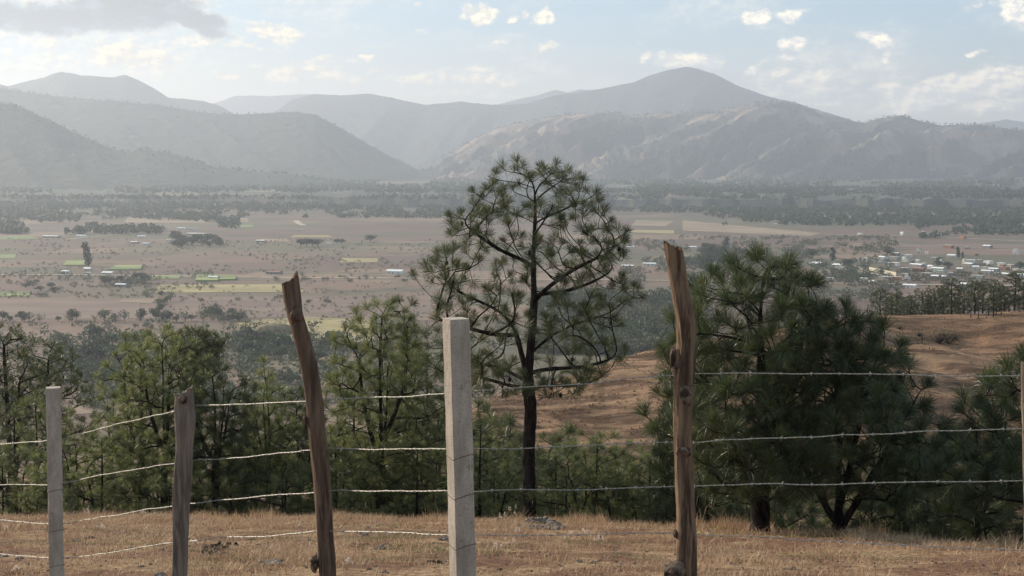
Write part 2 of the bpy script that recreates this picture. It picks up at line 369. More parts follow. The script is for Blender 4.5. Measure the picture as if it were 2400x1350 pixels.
RR = [(-500, 520), (900, 415), (1000, 388), (1060, 357), (1120, 322), (1170, 303), (1250, 284), (1330, 271), (1430, 265), (1480, 274), (1560, 269), (1640, 263), (1720, 256), (1770, 243), (1830, 241), (1870, 246), (1920, 270), (1980, 283), (2020, 290), (2060, 278), (2110, 272), (2150, 285), (2200, 295), (2280, 293), (2400, 310), (2600, 330), (2900, 300)]
M_mt2 = material('mountain_forest_far', forest_or_grass(.6, .75), ravines, dist=90)
ridge(L0, 19500, 17500, VZ - 5, M_mt2, 60, 60, 1, .4)
ridge(MM, 14500, 12000, VZ - 5, M_mt2, 70, 150, 21, .8, per=170)
ridge(L1, 12500, 10500, VZ - 5, M_mt2, 50, -60, 41, .8)
ridge(RR, 10500, 8000, VZ - 3, M_mtg, 190, 420, 61, 1.0, per=78, nx=900, nt=70)
ridge(L2, 9200, 7200, VZ - 5, M_mt, 36, -250, 81, 1.1)
ridge(L3, 6600, 5400, VZ - 5, M_mt, 24, -200, 101, 1.4)

# ------------------------------------------------------------------ field plots, roads
def plot(pts, col1, col2, h=.3, sc=.03):
    P3 = [onz(a, b, VZ + h) for a, b in pts]
    n = len(P3); c = np.mean(P3, axis=0); V = np.array([[*(p - c)[:2], 0] for p in P3] + [[*(p - c)[:2], -h - .5] for p in P3])
    fs = [np.array([list(range(n))]), np.array([[i, (i + 1) % n, n + (i + 1) % n, n + i] for i in range(n)])]
    if n == 4: fs = [np.concatenate([fs[0], fs[1]])]
    m_ = material('crop', two(col1, col2, sc, .35, .65, 7, st=(.35, 1, 1)))
    o = mesh('field', V, fs, m_, loc=c); tag(o, kind='structure')
YEL = ((.22, .18, .09), (.34, .28, .14)); GRN = ((.12, .16, .06), (.26, .29, .11)); TAN = ((.21, .155, .11), (.30, .225, .155)); PLO = ((.15, .105, .085), (.19, .135, .105))
for pts, c, h in [([(362, 686), (714, 684), (695, 666), (372, 667)], YEL, .4), ([(600, 812), (880, 800), (870, 750), (720, 742), (555, 752), (570, 780)], YEL, .3),
                  ([(148, 621), (199, 621), (198, 610), (156, 610)], GRN, 1.6), ([(252, 631), (330, 631), (332, 621), (272, 621)], GRN, 1.5), ([(458, 656), (512, 656), (508, 643), (462, 643)], GRN, 2.2),
                  ([(514, 654), (552, 653), (552, 644), (516, 645)], GRN, 2.0), ([(322, 653), (420, 653), (424, 645), (334, 645)], GRN, .6), ([(0, 693), (68, 693), (70, 684), (0, 684)], GRN, .6),
                  ([(-60, 606), (35, 604), (40, 596), (-60, 596)], GRN, .5), ([(490, 518), (582, 521), (582, 512), (490, 509)], TAN, .4), ([(543, 533), (592, 533), (592, 527), (543, 527)], GRN, .8),
                  ([(290, 521), (480, 523), (480, 508), (300, 508)], TAN, .3), ([(1600, 540), (1900, 553), (1925, 546), (1700, 526), (1600, 516)], TAN, .3), ([(1925, 644), (2062, 643), (2050, 632), (1915, 632)], TAN, .3),
                  ([(0, 748), (1010, 742), (1010, 690), (0, 702)], PLO, .2), ([(795, 615), (885, 614), (885, 605), (800, 605)], YEL, .4), ([(600, 566), (680, 566), (670, 560), (610, 560)], TAN, .4),
                  ([(120, 975), (330, 960), (330, 930), (200, 928)], TAN, .3), ([(590, 925), (740, 920), (700, 904), (610, 904)], GRN, .4), ([(2100, 580), (2500, 584), (2500, 573), (2100, 572)], PLO, .3),
                  ([(90, 560), (0, 562), (0, 555), (70, 552)], GRN, .5), ([(680, 556), (780, 556), (770, 551), (690, 551)], YEL, .5), ([(1480, 545), (1580, 548), (1580, 540), (1480, 538)], YEL, .4),
                  ([(1500, 700), (1590, 704), (1590, 690), (1490, 688)], PLO, .3), ([(380, 702), (290, 700), (275, 707), (350, 711)], TAN, .5), ([(1560, 530), (1480, 528), (1490, 516), (1580, 518)], TAN, .3)]:
    plot(pts, c[0], c[1], h)
M_road = material('dirt_road', two((.36, .29, .22), (.48, .40, .32), .05))
def road(name, pts, wd):
    P3 = np.array([onz(a, b, VZ + .9) for a, b in pts]); n = 40
    s = np.linspace(0, len(P3) - 1, n); Pm = np.stack([np.interp(s, range(len(P3)), P3[:, k]) for k in range(3)], -1)
    T = np.gradient(Pm, axis=0); N = np.stack([-T[:, 1], T[:, 0], 0 * T[:, 0]], -1); N /= np.linalg.norm(N, axis=1)[:, None]
    V = np.stack([Pm - N * wd / 2, Pm + N * wd / 2], 1)
    tag(mesh(name, V, gridf(n, 2), M_road), kind='structure')
road('road', [(-200, 641), (300, 645), (560, 649), (1000, 652), (1500, 656), (2000, 664), (2600, 672)], 7)
road('path', [(1600, 532), (1900, 548), (2150, 553), (2600, 574)], 8)
road('path', [(155, 561), (210, 555), (300, 548)], 7)
road('path', [(693, 517), (702, 524), (712, 528)], 14)
road('path', [(1980, 610), (2040, 640), (2120, 655), (2500, 660)], 5)

# ------------------------------------------------------------------ haze
bx = box(-21500, 21500, -21500, 21500, VZ - 1, 965)
hz = mesh('haze', *bx); tag(hz, kind='stuff')
hm = bpy.data.materials.new('haze'); hm.use_nodes = True; hm.node_tree.nodes.clear(); t = NT(hm.node_tree)
pvn = t.n('ShaderNodeVolumePrincipled', {'Color': (.775, .85, 1, 1), 'Density': 8.2e-5, 'Anisotropy': .42})
t.nt.links.new(pvn.outputs[0], t.n('ShaderNodeOutputMaterial').inputs[1]); hz.data.materials.append(hm)

# ------------------------------------------------------------------ pines
def colonize(trunks, A, step=.12, kill=.16, rise=.5, curl=.28, whorl=3, skip=4, rng=None, iters=70):
    pos, par, grow = [], [], []
    for k, pl in enumerate(trunks):
        pl = np.asarray(pl, float); L = np.r_[0, np.cumsum(np.linalg.norm(np.diff(pl, axis=0), axis=1))]
        n = max(3, int(L[-1] / step)); s = np.linspace(0, L[-1], n); q = np.stack([np.interp(s, L, pl[:, i]) for i in range(3)], -1)
        if k == 0: prev = -1
        else: prev = int(np.argmin(np.linalg.norm(np.array(pos) - q[0], axis=1))); q = q[1:]
        for j, v in enumerate(q):
            pos.append(v); par.append(prev); prev = len(pos) - 1
            grow.append((j % whorl == 0 and (j >= skip or k > 0)) or j >= len(q) - 2)
    pos = [np.array(p) for p in pos]
    A = np.asarray(A); alive = np.ones(len(A), bool); best = np.full(len(A), 1e9); bi = np.zeros(len(A), int)
    tips = []
    def upd(idx):
        if not len(idx): return
        N = np.array([pos[i] for i in idx]); d = A[:, None] - N[None]; rho = np.hypot(d[..., 0], d[..., 1])
        m_ = np.sqrt(rho ** 2 + (d[..., 2] - rise * rho) ** 2 * 1.3); j = m_.argmin(1); v = m_[np.arange(len(A)), j]
        b = v < best; best[b] = v[b]; bi[b] = np.array(idx)[j][b]
    upd([i for i in range(len(pos)) if grow[i]])
    for it in range(iters):
        if not alive.any(): break
        new = []
        for i in np.unique(bi[alive]):
            mem = np.where(alive & (bi == i))[0]; d = A[mem] - pos[i]; dist = np.linalg.norm(d, axis=1)
            done = mem[dist < kill]
            for a in done:
                pos.append(A[a]); par.append(int(i)); tips.append(len(pos) - 1); alive[a] = False
            mem = mem[dist >= kill]
            if not len(mem): continue
            d = A[mem] - pos[i]; rho = np.hypot(d[:, 0], d[:, 1]); d[:, 2] -= curl * rho
            d /= np.linalg.norm(d, axis=1)[:, None]; v = d.mean(0)
            pr = par[i]
            if pr >= 0 and i > 0:
                pd = pos[i] - pos[pr]; v = v + .25 * pd / (np.linalg.norm(pd) + 1e-9) * (1 if not grow_is_trunk[i] else 0) if i < len(grow_is_trunk) else v + .25 * pd / (np.linalg.norm(pd) + 1e-9)
            v = v + rng.normal(0, .09, 3); v /= np.linalg.norm(v) + 1e-9
            pos.append(pos[i] + v * step); par.append(int(i)); new.append(len(pos) - 1)
        upd(new)
        # an attractor that its own newest twig cannot get nearer to is given up to a straight twig
        if it > 40:
            for a in np.where(alive)[0]:
                if np.linalg.norm(A[a] - pos[bi[a]]) < kill * 2.2:
                    pos.append(A[a]); par.append(int(bi[a])); tips.append(len(pos) - 1); alive[a] = False
    return np.array(pos), np.array(par), tips
grow_is_trunk = [True] * 0
def wood_mesh(pos, par, Rb, tip, ntr, sides=6):
    n = len(pos); cnt = np.zeros(n); ch = [[] for _ in range(n)]
    for i in range(n):
        if par[i] >= 0: ch[par[i]].append(i)
    for i in range(n - 1, -1, -1):
        if not ch[i]: cnt[i] = max(cnt[i], 1)
        if par[i] >= 0: cnt[par[i]] += cnt[i]
    e = math.log(Rb / tip) / math.log(max(cnt[0], 2)); rad = tip * cnt ** e
    # smooth
    P_ = pos.copy()
    for _ in range(2):
        Q_ = P_.copy()
        for i in range(ntr, n):
            if ch[i]: Q_[i] = .5 * P_[i] + .25 * P_[par[i]] + .25 * P_[ch[i][0]]
        P_ = Q_
    th = np.arange(sides) * 2 * np.pi / sides; c_, s_ = np.cos(th), np.sin(th)
    V, Q = [], []
    def ring(p, d, r):
        d = d / (np.linalg.norm(d) + 1e-9); a = np.cross(d, (0.31, .95, .1) if abs(d[1]) < .8 else (1, 0, 0)); a /= np.linalg.norm(a); b = np.cross(d, a)
        V.append(p + r * (a[None] * c_[:, None] + b[None] * s_[:, None])); return len(V) - 1
    rid = {}
    rid[0] = ring(P_[0], P_[1] - P_[0], rad[0] * 1.35)
    jj = np.arange(sides); j2 = (jj + 1) % sides
    for i in range(1, n):
        p = par[i]; d = P_[i] - P_[p]
        main = max(ch[p], key=lambda q: cnt[q]) == i
        a = rid[p] if main else ring(P_[p], d, min(rad[i] * 1.15, rad[p]))
        dd = d if not ch[i] else d + (P_[max(ch[i], key=lambda q: cnt[q])] - P_[i])
        flare = 1 + .3 * math.exp(-np.linalg.norm(P_[i] - P_[0]) / .25)
        b = ring(P_[i], dd, rad[i] * flare * (1 + .06 * math.sin(i * 2.3))); rid[i] = b
        Q.append(np.stack([a * sides + jj, a * sides + j2, b * sides + j2, b * sides + jj], -1))
    return np.concatenate(V), np.concatenate(Q), P_
def needle_mesh(tp, td, n, L, wd, rng, spread=1.0, droop=.12, scv=None):
    k = len(tp); tp = np.repeat(tp, n, 0); td = np.repeat(td, n, 0)
    sc = np.repeat(rng.uniform(.72, 1.12, k), n)
    r = rng.normal(size=(k * n, 3)); r /= np.linalg.norm(r, axis=1)[:, None]
    v = td * rng.uniform(.3, 1.5, (k * n, 1)) + r * spread; v[:, 2] += .15; v /= np.linalg.norm(v, axis=1)[:, None]
    base = tp - td * (rng.uniform(0, 1, (k * n, 1)) ** 1.8) * L * .38
    ln = L * sc * rng.uniform(.75, 1.1, k * n)
    tip = base + v * ln[:, None]; tip[:, 2] -= droop * ln * (1 - np.abs(v[:, 2]))
    mid = base + v * ln[:, None] * .55; mid[:, 2] += .02 * ln
    s = np.cross(v, rng.normal(size=(k * n, 3))); s /= np.linalg.norm(s, axis=1)[:, None] + 1e-9; s = s * wd
    V = np.stack([base - s * .35, mid - s * .5, tip, mid + s * .5], 1).reshape(-1, 3)
    return V, np.arange(len(V)).reshape(-1, 4)
PROF = {'round': [(0, .5), (.12, .85), (.3, 1), (.5, .97), (.7, .86), (.88, .64), (1, .3)],
        'cone': [(0, .85), (.15, 1), (.4, .8), (.65, .52), (.85, .28), (1, .06)],
        'column': [(0, .6), (.2, .95), (.5, 1), (.75, .85), (.9, .62), (1, .28)],
        'top': [(0, .25), (.2, .6), (.5, .95), (.75, 1), (.92, .6), (1, .2)]}
def envelope(H0, H1, Rr, prof, n, dmin, rng, lob=1., acc=.08, outer=.5):
    """tuft positions spread through a crown from height H0 to H1"""
    P0 = PROF[prof] if isinstance(prof, str) else prof
    hh = [q[0] for q in P0]; out = []
    lobe = rng.uniform(0, 7, 4)
    for _ in range(n * 30):
        h = rng.uniform(); 
        rl = np.interp(h, hh, [q[1] for q in P0]); rr = np.interp(h, hh, [q[-1] for q in P0])
        th = rng.uniform(0, 2 * np.pi); c = math.cos(th); r = (rr if c > 0 else rl) * abs(c) + (rl + rr) / 2 * (1 - abs(c))
        if rng.uniform() > (r + acc) ** 1.2: continue
        r *= 1 + lob * (.20 * math.sin(3 * th + lobe[0] + h * 6) + .16 * math.sin(5 * th + lobe[1] - h * 11))
        rho = Rr * r * rng.uniform(.2, 1) ** outer
        p = np.array([rho * c, rho * math.sin(th), H0 + (H1 - H0) * h + rng.normal() * .03])
        if out and np.min(np.sum((np.array(out) - p) ** 2, axis=1)) < dmin ** 2: continue
        out.append(p)
        if len(out) >= n: break
    return np.array(out)
def build_pine(root, trunks, A, rng, Rb, tip=.006, nn=80, L=.2, wd=.006, needle=None, step=.12, kill=.16, sides=6, spread=1.0, droop=.12, cones=0, **kw):
    global grow_is_trunk
    pos, par, tips = colonize(trunks, A, step=step, kill=kill, rng=rng, **kw)
    ntr = 0
    for pl in trunks: ntr += 0
    V, Q, P_ = wood_mesh(pos, par, Rb, tip, 1, sides)
    mesh('trunk', V, Q, M_bark, root, smooth=True)
    tips = np.array(tips); tp = P_[tips]; td = tp - P_[par[tips]]
    td /= np.linalg.norm(td, axis=1)[:, None] + 1e-9; td[:, 2] += .35; td /= np.linalg.norm(td, axis=1)[:, None]
    V, Q = needle_mesh(tp, td, nn, L, wd, rng, spread, droop)
    mesh('crown', V, Q, needle or M_needle, root)
    if cones:
        Vi, Qi = ico(2); c0 = None
        for a in rng.choice(len(tp), cones, replace=False):
            if c0 is None:
                Vc = Vi * np.array([.03, .03, .045]); Vc = Vc * (1 + .12 * np.sin(Vi[:, 2:3] * 14) * np.cos(np.arctan2(Vi[:, 1:2], Vi[:, 0:1]) * 5))
                c0 = mesh('cone', Vc, Qi, M_bark, root, loc=tp[a] - td[a] * .12 - np.array([0, 0, .05])); cc = c0
            else:
                cc = c0.copy(); COL.objects.link(cc); cc.parent = root; cc.location = tp[a] - td[a] * .12 - np.array([0, 0, .05])
    return tp
def pine_at(px_, Yd, top, hw, cb, label, seed, prof='round', n=200, dmin=.2, group=None, lean=0, rb=None, fork=None, needle=None, **kw):
    """pine whose trunk foot stands at photo column px_, Yd metres ahead; top and cb = rows of crown top and crown base"""
    rng = np.random.default_rng(seed)
    g = at(px_, 1200, Yd); z0 = float(ground_z(g[0], Yd)); base = np.array([g[0], Yd, z0 - .12])
    H = at(px_, top, Yd)[2] - base[2]; H0 = at(px_, cb, Yd)[2] - base[2]; Rr = hw / F * Yd
    root = thing('pine_tree', label, 'pine tree', base, group)
    A = envelope(H0, H - kw.get('L', .2) * .5, Rr, prof, n, dmin, rng)
    w_ = rng.normal(0, .05, (6, 2)); zs = np.linspace(0, 1, 7)
    tr = [(0, 0, 0)] + [(w_[i, 0] * zs[i + 1] + lean * zs[i + 1], w_[i, 1] * zs[i + 1], H * .93 * zs[i + 1]) for i in range(6)]
    if fork is None and hw > 55:
        fork = []
        for q in range(2 + int(hw > 90)):
            a = rng.uniform(-1, 1); s0 = rng.uniform(.25, .55); hb = min(.45, H0 / H + (1 - H0 / H) * s0 * .5); fork.append([(0, hb), (a * .3, hb + .10), (a * .55, hb + .24), (a * .62, min(hb + .38, .84))])
    trunks = [tr] + ([[(a * Rr, 0, b * H) for a, b in f_] for f_ in fork] if fork else [])
    build_pine(root, trunks, A, rng, rb or .018 * H + .02, needle=needle, skip=int(H0 * .8 / .12) if H0 > .4 else 3, **kw)
    return root

# the tall open pine in the middle, its outline left and right measured row by row
def hero():
    rng = np.random.default_rng(5); Yd = 25.0
    g = at(1240, 1215, Yd); z0 = float(ground_z(g[0], Yd)); base = np.array([g[0], Yd, z0 - .05]); k = Yd / F
    root = thing('pine_tree', 'tall open-crowned pine with a bare dark trunk, standing alone above all the others', 'pine tree', base)
    def lc(x, y, d=0): p = at(x, y, Yd); return (p[0] - base[0], d, p[2] - base[2])
    rowsp = [(912, 120, 130), (880, 215, 200), (845, 250, 245), (800, 275, 215), (760, 262, 190), (720, 250, 238), (670, 252, 252), (630, 285, 235), (600, 275, 225), (560, 205, 250), (525, 200, 205), (480, 150, 178), (440, 130, 150), (410, 90, 115), (385, 68, 88)]
    H0 = lc(0, 912)[2]; H1 = lc(0, 385)[2]
    prof = [((912 - a) / (912 - 385), b / 252., c / 252.) for a, b, c in rowsp]
    A = envelope(H0, H1, 252 * k, prof, 440, .18, rng, .25, .45, .36)
    A[:, 0] += lc(1243, 800)[0]
    tr = [lc(1240, 1222), lc(1240, 1150), lc(1239, 1050), lc(1245, 960), lc(1237, 900), lc(1243, 820), lc(1249, 760), lc(1252, 700), lc(1250, 640), lc(1250, 590), lc(1253, 540), lc(1255, 480), lc(1252, 440)]
    limbs = [[lc(1237, 885), lc(1222, 830, .05), lc(1210, 780, .1), lc(1190, 745, .15), lc(1150, 720, .2), lc(1100, 700, .25), lc(1060, 680, .3)],
             [lc(1249, 705), lc(1275, 680, -.1), lc(1310, 650, -.2), lc(1350, 625, -.25), lc(1400, 600, -.3)],
             [lc(1250, 620), lc(1215, 605, .1), lc(1175, 590, .1), lc(1130, 560, .2), lc(1095, 535, .2)],
             [lc(1243, 915), lc(1190, 898, -.2), lc(1150, 885, -.3), lc(1115, 872, -.35)],
             [lc(1240, 915), lc(1290, 905, .2), lc(1340, 912, .3), lc(1390, 905, .35), lc(1430, 880, .4)],
             [lc(1243, 830), lc(1290, 790, .2), lc(1350, 765, .4), lc(1420, 745, .5)],
             [lc(1240, 870), lc(1300, 858, -.3), lc(1370, 850, -.5), lc(1440, 830, -.5)], [lc(1250, 690), lc(1320, 690, .4), lc(1390, 672, .7), lc(1450, 640, .8)], [lc(1240, 900), lc(1180, 870, .4), lc(1100, 860, .6), lc(1040, 830, .7)],
             [lc(1210, 790, .1), lc(1150, 780, -.2), lc(1090, 760, -.4), lc(1030, 745, -.4)]]
    build_pine(root, [tr] + limbs, A, rng, .112, tip=.0052, nn=125, L=.215, wd=.0054, sides=8, skip=19, whorl=3, cones=14, droop=.06, kill=.13)
hero()
# the two big pines on the right and the one at the right edge
PA = [(0, .55, .35), (.1, .8, .6), (.25, 1, .9), (.4, 1, .95), (.55, .9, .95), (.7, .78, .88), (.85, .68, .66), (.93, .5, .5), (1, .22, .25)]
pine_at(1782, 19.0, 585, 250, 1150, 'large dark long-needled pine just right of the curved wooden post, trunk thick and black', 21, PA, n=320, needle=M_needled, dmin=.25, rb=.12, nn=230, L=.28, wd=.0052, droop=.22, spread=.9, whorl=4)
PB = [(0, .6, .7), (.15, .8, 1), (.35, .85, 1), (.5, .8, .85), (.65, .62, .7), (.8, .5, .45), (.92, .35, .3), (1, .1, .1)]
pine_at(1964, 18.6, 690, 250, 1150, 'broad dark pine forking low into several stems, right of the biggest dark pine', 22, PB, n=260, needle=M_needled, dmin=.26, rb=.08, nn=220, L=.26, wd=.005, droop=.2, spread=.9,
        fork=[[(.0, .04), (.25, .22), (.5, .42), (.75, .6)], [(0, .06), (-.25, .25), (-.45, .45)], [(0, .1), (.12, .35), (.3, .7)]])
pine_at(2440, 18.5, 800, 215, 1200, 'dark pine cut off by the right edge of the picture, brown hillside behind it', 23, 'round', n=170, needle=M_needled, dmin=.28, rb=.1, nn=220, L=.27, wd=.0052, droop=.18)
pine_at(2290, 21.5, 985, 150, 1290, 'low bushy pine under the pine at the right edge', 24, 'column', n=110, needle=M_needled, dmin=.28, nn=210, L=.26, wd=.0052, droop=.1)
pine_at(2120, 23, 1010, 125, 1290, 'low bushy green pine filling the gap right of the broad forked pine', 25, 'column', n=100, needle=M_needled, dmin=.28, nn=210, L=.25, wd=.0052)
# left of the centre
pine_at(892, 27.0, 690, 135, 1160, 'full green pine between the leaning wooden post and the tall concrete post, straight trunk', 31, 'round', n=270, dmin=.22, rb=.1, nn=150, L=.21, wd=.0055, needle=M_needle2)
pine_at(950, 29.0, 665, 105, 1150, 'slender pine with a dense brush-like top, just left of the tallest concrete post', 32, 'cone', n=125, dmin=.27, rb=.085, nn=150, L=.21, wd=.0055)
pine_at(388, 28.0, 755, 115, 1130, 'tall pine behind the grey split post, its straight trunk left of the post', 33, 'column', n=160, dmin=.26, rb=.085, nn=150, L=.21, wd=.0055, needle=M_needle2)
pine_at(333, 29.5, 768, 85, 1100, 'pine of paler green at the left of the cluster behind the grey split post', 34, 'column', n=125, dmin=.27, rb=.1, nn=150, L=.21, wd=.0055, needle=M_needle2)
pine_at(506, 27.5, 835, 95, 1110, 'green pine with branches spreading low, right of the grey split post', 35, 'round', n=125, dmin=.27, rb=.09, nn=150, L=.21, wd=.0055)
pine_at(462, 46, 762, 72, 900, 'round-headed darker pine farther down the slope behind the cluster at the grey split post', 36, 'top', n=190, dmin=.24, rb=.14, nn=60, L=.26, wd=.012)
pine_at(630, 28.5, 825, 62, 1110, 'thin young pine just left of the leaning wooden post', 37, 'cone', n=110, dmin=.2, rb=.065, nn=150, L=.21, wd=.0055, needle=M_needle2)
pine_at(574, 31, 900, 60, 1130, 'small thin pine second to the left of the leaning wooden post', 38, 'cone', n=90, dmin=.2, rb=.05, nn=150, L=.21, wd=.0055)
pine_at(25, 40, 752, 105, 1100, 'greyish open pine at the left edge of the picture', 39, 'round', n=270, dmin=.25, rb=.16, nn=50, L=.22, wd=.011)
pine_at(118, 42, 788, 110, 1090, 'greyish open pine directly behind the left concrete post', 40, 'round', n=280, dmin=.26, rb=.15, nn=50, L=.22, wd=.011)
pine_at(700, 30, 905, 65, 1130, 'small green pine hidden partly by the leaning wooden post', 41, 'column', n=110, dmin=.2, rb=.05, nn=150, L=.21, wd=.0055)
pine_at(1590, 24, 835, 62, 1200, 'dark pine half hidden behind the curved wooden post', 42, 'round', n=120, needle=M_needled, dmin=.2, rb=.05, nn=110, L=.27, wd=.0075)

# younger pines below the crest: five forms, then copies
PROTO = []
for k, (H, Rr, n, prof, mt) in enumerate([(5, 1.15, 120, 'column', M_needle2), (5, 1.35, 140, 'round', M_needle), (5, 1.0, 100, 'column', M_needle2), (5, 1.25, 120, 'round', M_needle2), (5, 1.5, 150, 'round', M_needle2)]):
    rng = np.random.default_rng(60 + k)
    root = thing('pine_tree', '', 'pine tree', (0, 0, 0))
    A = envelope(.9, H - .1, Rr, prof, n, .28, rng)
    build_pine(root, [[(0, 0, 0), (.03, .02, 1.5), (-.03, 0, 3), (0, .03, 4.7)], [(0, 0, 1.3 + .2 * k), (.3, .2, 2.2), (.5, .3, 3.2 + .2 * k)], [(0, 0, 1.9 - .15 * k), (-.35, -.1, 2.7), (-.6, -.25, 3.9 - .1 * k)]], A, rng, .075, nn=150, L=.23, wd=.0062, needle=mt, skip=8)
    PROTO.append(root)
UND = [  # column, distance, top row, form, label
    (40, 30, 935, 1, 'young pine at the lower left edge, left of the left concrete post'), (185, 29, 1000, 4, 'bushy young pine just right of the left concrete post'),
    (90, 33, 900, 2, 'young pine behind the upper part of the left concrete post'), (240, 27.5, 1005, 0, 'young pine with yellow-green needles between the left concrete post and the grey split post'),
    (262, 33, 960, 2, 'slim young pine under the gap with the far brown field'), (300, 30, 1030, 3, 'low young pine left of the paler pine by the grey split post'),
    (430, 27, 1060, 4, 'young pine directly behind the grey split post'), (470, 30, 985, 0, 'young pine just right of the grey split post'),
    (545, 27, 1075, 1, 'low dark bushy pine at the grass edge between the grey split and leaning posts'), (600, 28, 1030, 2, 'young pine left of the leaning post, behind its wires'),
    (660, 27, 1060, 4, 'low spreading pine touching the left side of the leaning post'), (735, 32, 960, 3, 'young pine behind the middle of the leaning post'),
    (790, 27.5, 985, 2, 'young pine just right of the leaning wooden post'), (840, 29, 1010, 1, 'young pine left of the full green pine by the tall concrete post'),
    (830, 33, 850, 0, 'pine rising left behind the full green pine'), (980, 27, 1010, 4, 'bushy young pine just left of the tall concrete post'),
    (1030, 30, 930, 1, 'young pine hidden mostly by the tall concrete post'), (1000, 33, 800, 0, 'pine standing behind the top of the tall concrete post, left side'),
    (1125, 27, 965, 0, 'young pine just right of the tall concrete post'), (1160, 29, 1060, 4, 'low bushy pine between the tall concrete post and the bare dark trunk'),
    (1215, 32, 1060, 1, 'low pine behind the bare dark trunk'), (1300, 27, 1015, 3, 'young pine immediately right of the bare dark trunk'),
    (1345, 31, 1050, 4, 'low pine second to the right of the bare dark trunk'), (1375, 27, 1035, 3, 'bushy pine filling the space left of the young pointed pine'), (1480, 26, 1040, 4, 'bushy pine left of the small pine by the curved post'), (1325, 25.5, 1060, 4, 'low bushy pine at the grass edge right of the bare dark trunk'), (1400, 25.5, 1002, 0, 'young pointed pine midway between the bare dark trunk and the curved post'),
    (1455, 28, 1065, 1, 'low pine right of the pointed young pine, brown hill above it'), (1520, 25.5, 1030, 2, 'young pine left of the curved wooden post, below the brown hill'),
    (1565, 27, 1045, 4, 'low bushy pine touching the left side of the curved wooden post'), (1660, 24, 1010, 1, 'low pine just right of the curved wooden post, behind the lower wires'),
    (1710, 26, 1060, 4, 'low pine left of the thickest black trunk'), 
    (2040, 23, 1075, 3, 'low pine right of the forked stems of the broad dark pine'),
    (2190, 24.5, 1045, 1, 'low pine between the two bushy pines at the lower right'), (2350, 22, 1090, 4, 'low bushy pine at the lower right corner'), (2400, 24, 1010, 2, 'young pine behind the pine at the right edge'),
    (1130, 62, 955, 2, 'small distant pine on the slope left of the bare dark trunk'), (1195, 60, 955, 1, 'distant dark pine left of the bare dark trunk, under the brown hill'), (1290, 62, 985, 1, 'distant round pine right of the bare dark trunk, under the brown hill'), (1345, 66, 1000, 3, 'distant small pine lower right of the bare dark trunk'), (1075, 60, 900, 1, 'distant pine just right of the tall concrete post'),
    (10, 28, 1040, 4, 'low bushy pine in the lower left corner behind the wires'), (140, 27.5, 1075, 3, 'low pine at the grass edge right of the left concrete post'), (345, 27, 1090, 1, 'low dark pine at the grass edge left of the grey split post'),
    (510, 28.5, 1040, 4, 'low pine at the foot of the spreading pine right of the grey split post'), (770, 30, 1040, 1, 'low pine right of the foot of the leaning post'), (870, 26.5, 1100, 4, 'low bushy pine hiding the foot of the full green pine'),
    (935, 30.5, 930, 3, 'green pine between the full green pine and the slender pine'), (1090, 30, 1010, 4, 'low pine peeping out right of the tall concrete post'), (1255, 29, 1080, 4, 'lowest pine right behind the bare dark trunk'), (1435, 27, 1090, 1, 'dark low pine at the grass edge midway to the curved post'),
    (1495, 30, 1075, 3, 'small pine behind the low pines left of the curved post'), (1625, 27, 1000, 3, 'pine hidden behind the curved wooden post'), (1760, 28, 1040, 1, 'low pine behind the thickest black trunk'), (1700, 25, 1060, 0, 'green pine low behind the left flank of the biggest dark pine'), (1905, 25, 1060, 3, 'green pine seen behind the forked stems of the broad dark pine'), (1820, 24, 1100, 1, 'low pine just right of the biggest black trunk'), (1860, 27, 1110, 4, 'lowest pine between the two big dark pines'),
    (2085, 26, 1000, 0, 'pine behind the right flank of the broad forked pine'), (2230, 26, 1020, 3, 'pine behind the bushy pines at the lower right'), (590, 33, 950, 1, 'darker pine behind the thin pines left of the leaning post'), (425, 34, 900, 3, 'pine behind the top of the grey split post'), (370, 33, 985, 1, 'dark pine behind the tall pine at the grey split post'),
    (225, 60, 980, 1, 'distant pine in the gap right of the left concrete post'), (690, 50, 960, 1, 'distant pine behind the wires left of the leaning post')]
for i, (x_, Yd, top, f_, lb) in enumerate(UND):
    g = at(x_, 1200, Yd); z0 = float(ground_z(g[0], Yd)) - .1; H = at(x_, top, Yd)[2] - z0
    s_ = H / 5.05
    if Yd < 45: s_ = max(s_, .78); z0 = at(x_, top, Yd)[2] - 5.05 * s_
    wdt = min(max(s_, .9), 1.25) if Yd < 45 else s_
    if i < 5 and False: pass
    dup(PROTO[f_], (g[0], Yd, z0), rz=i * 1.7, sc=(wdt, wdt, s_), label=lb, group='young pines below the crest of the slope')
for p_ in PROTO:
    for c in list(p_.children): bpy.data.objects.remove(c)
    bpy.data.objects.remove(p_)

def ordinal(i):
    o = ['first', 'second', 'third', 'fourth', 'fifth', 'sixth', 'seventh', 'eighth', 'ninth', 'tenth', 'eleventh', 'twelfth', 'thirteenth', 'fourteenth', 'fifteenth', 'sixteenth', 'seventeenth', 'eighteenth', 'nineteenth', 'twentieth']
    if i < 20: return o[i]
    t = {2: 'twent', 3: 'thirt', 4: 'fort'}[(i + 1) // 10]
    return t + ('ieth' if (i + 1) % 10 == 0 else 'y-' + o[(i + 1) % 10 - 1])
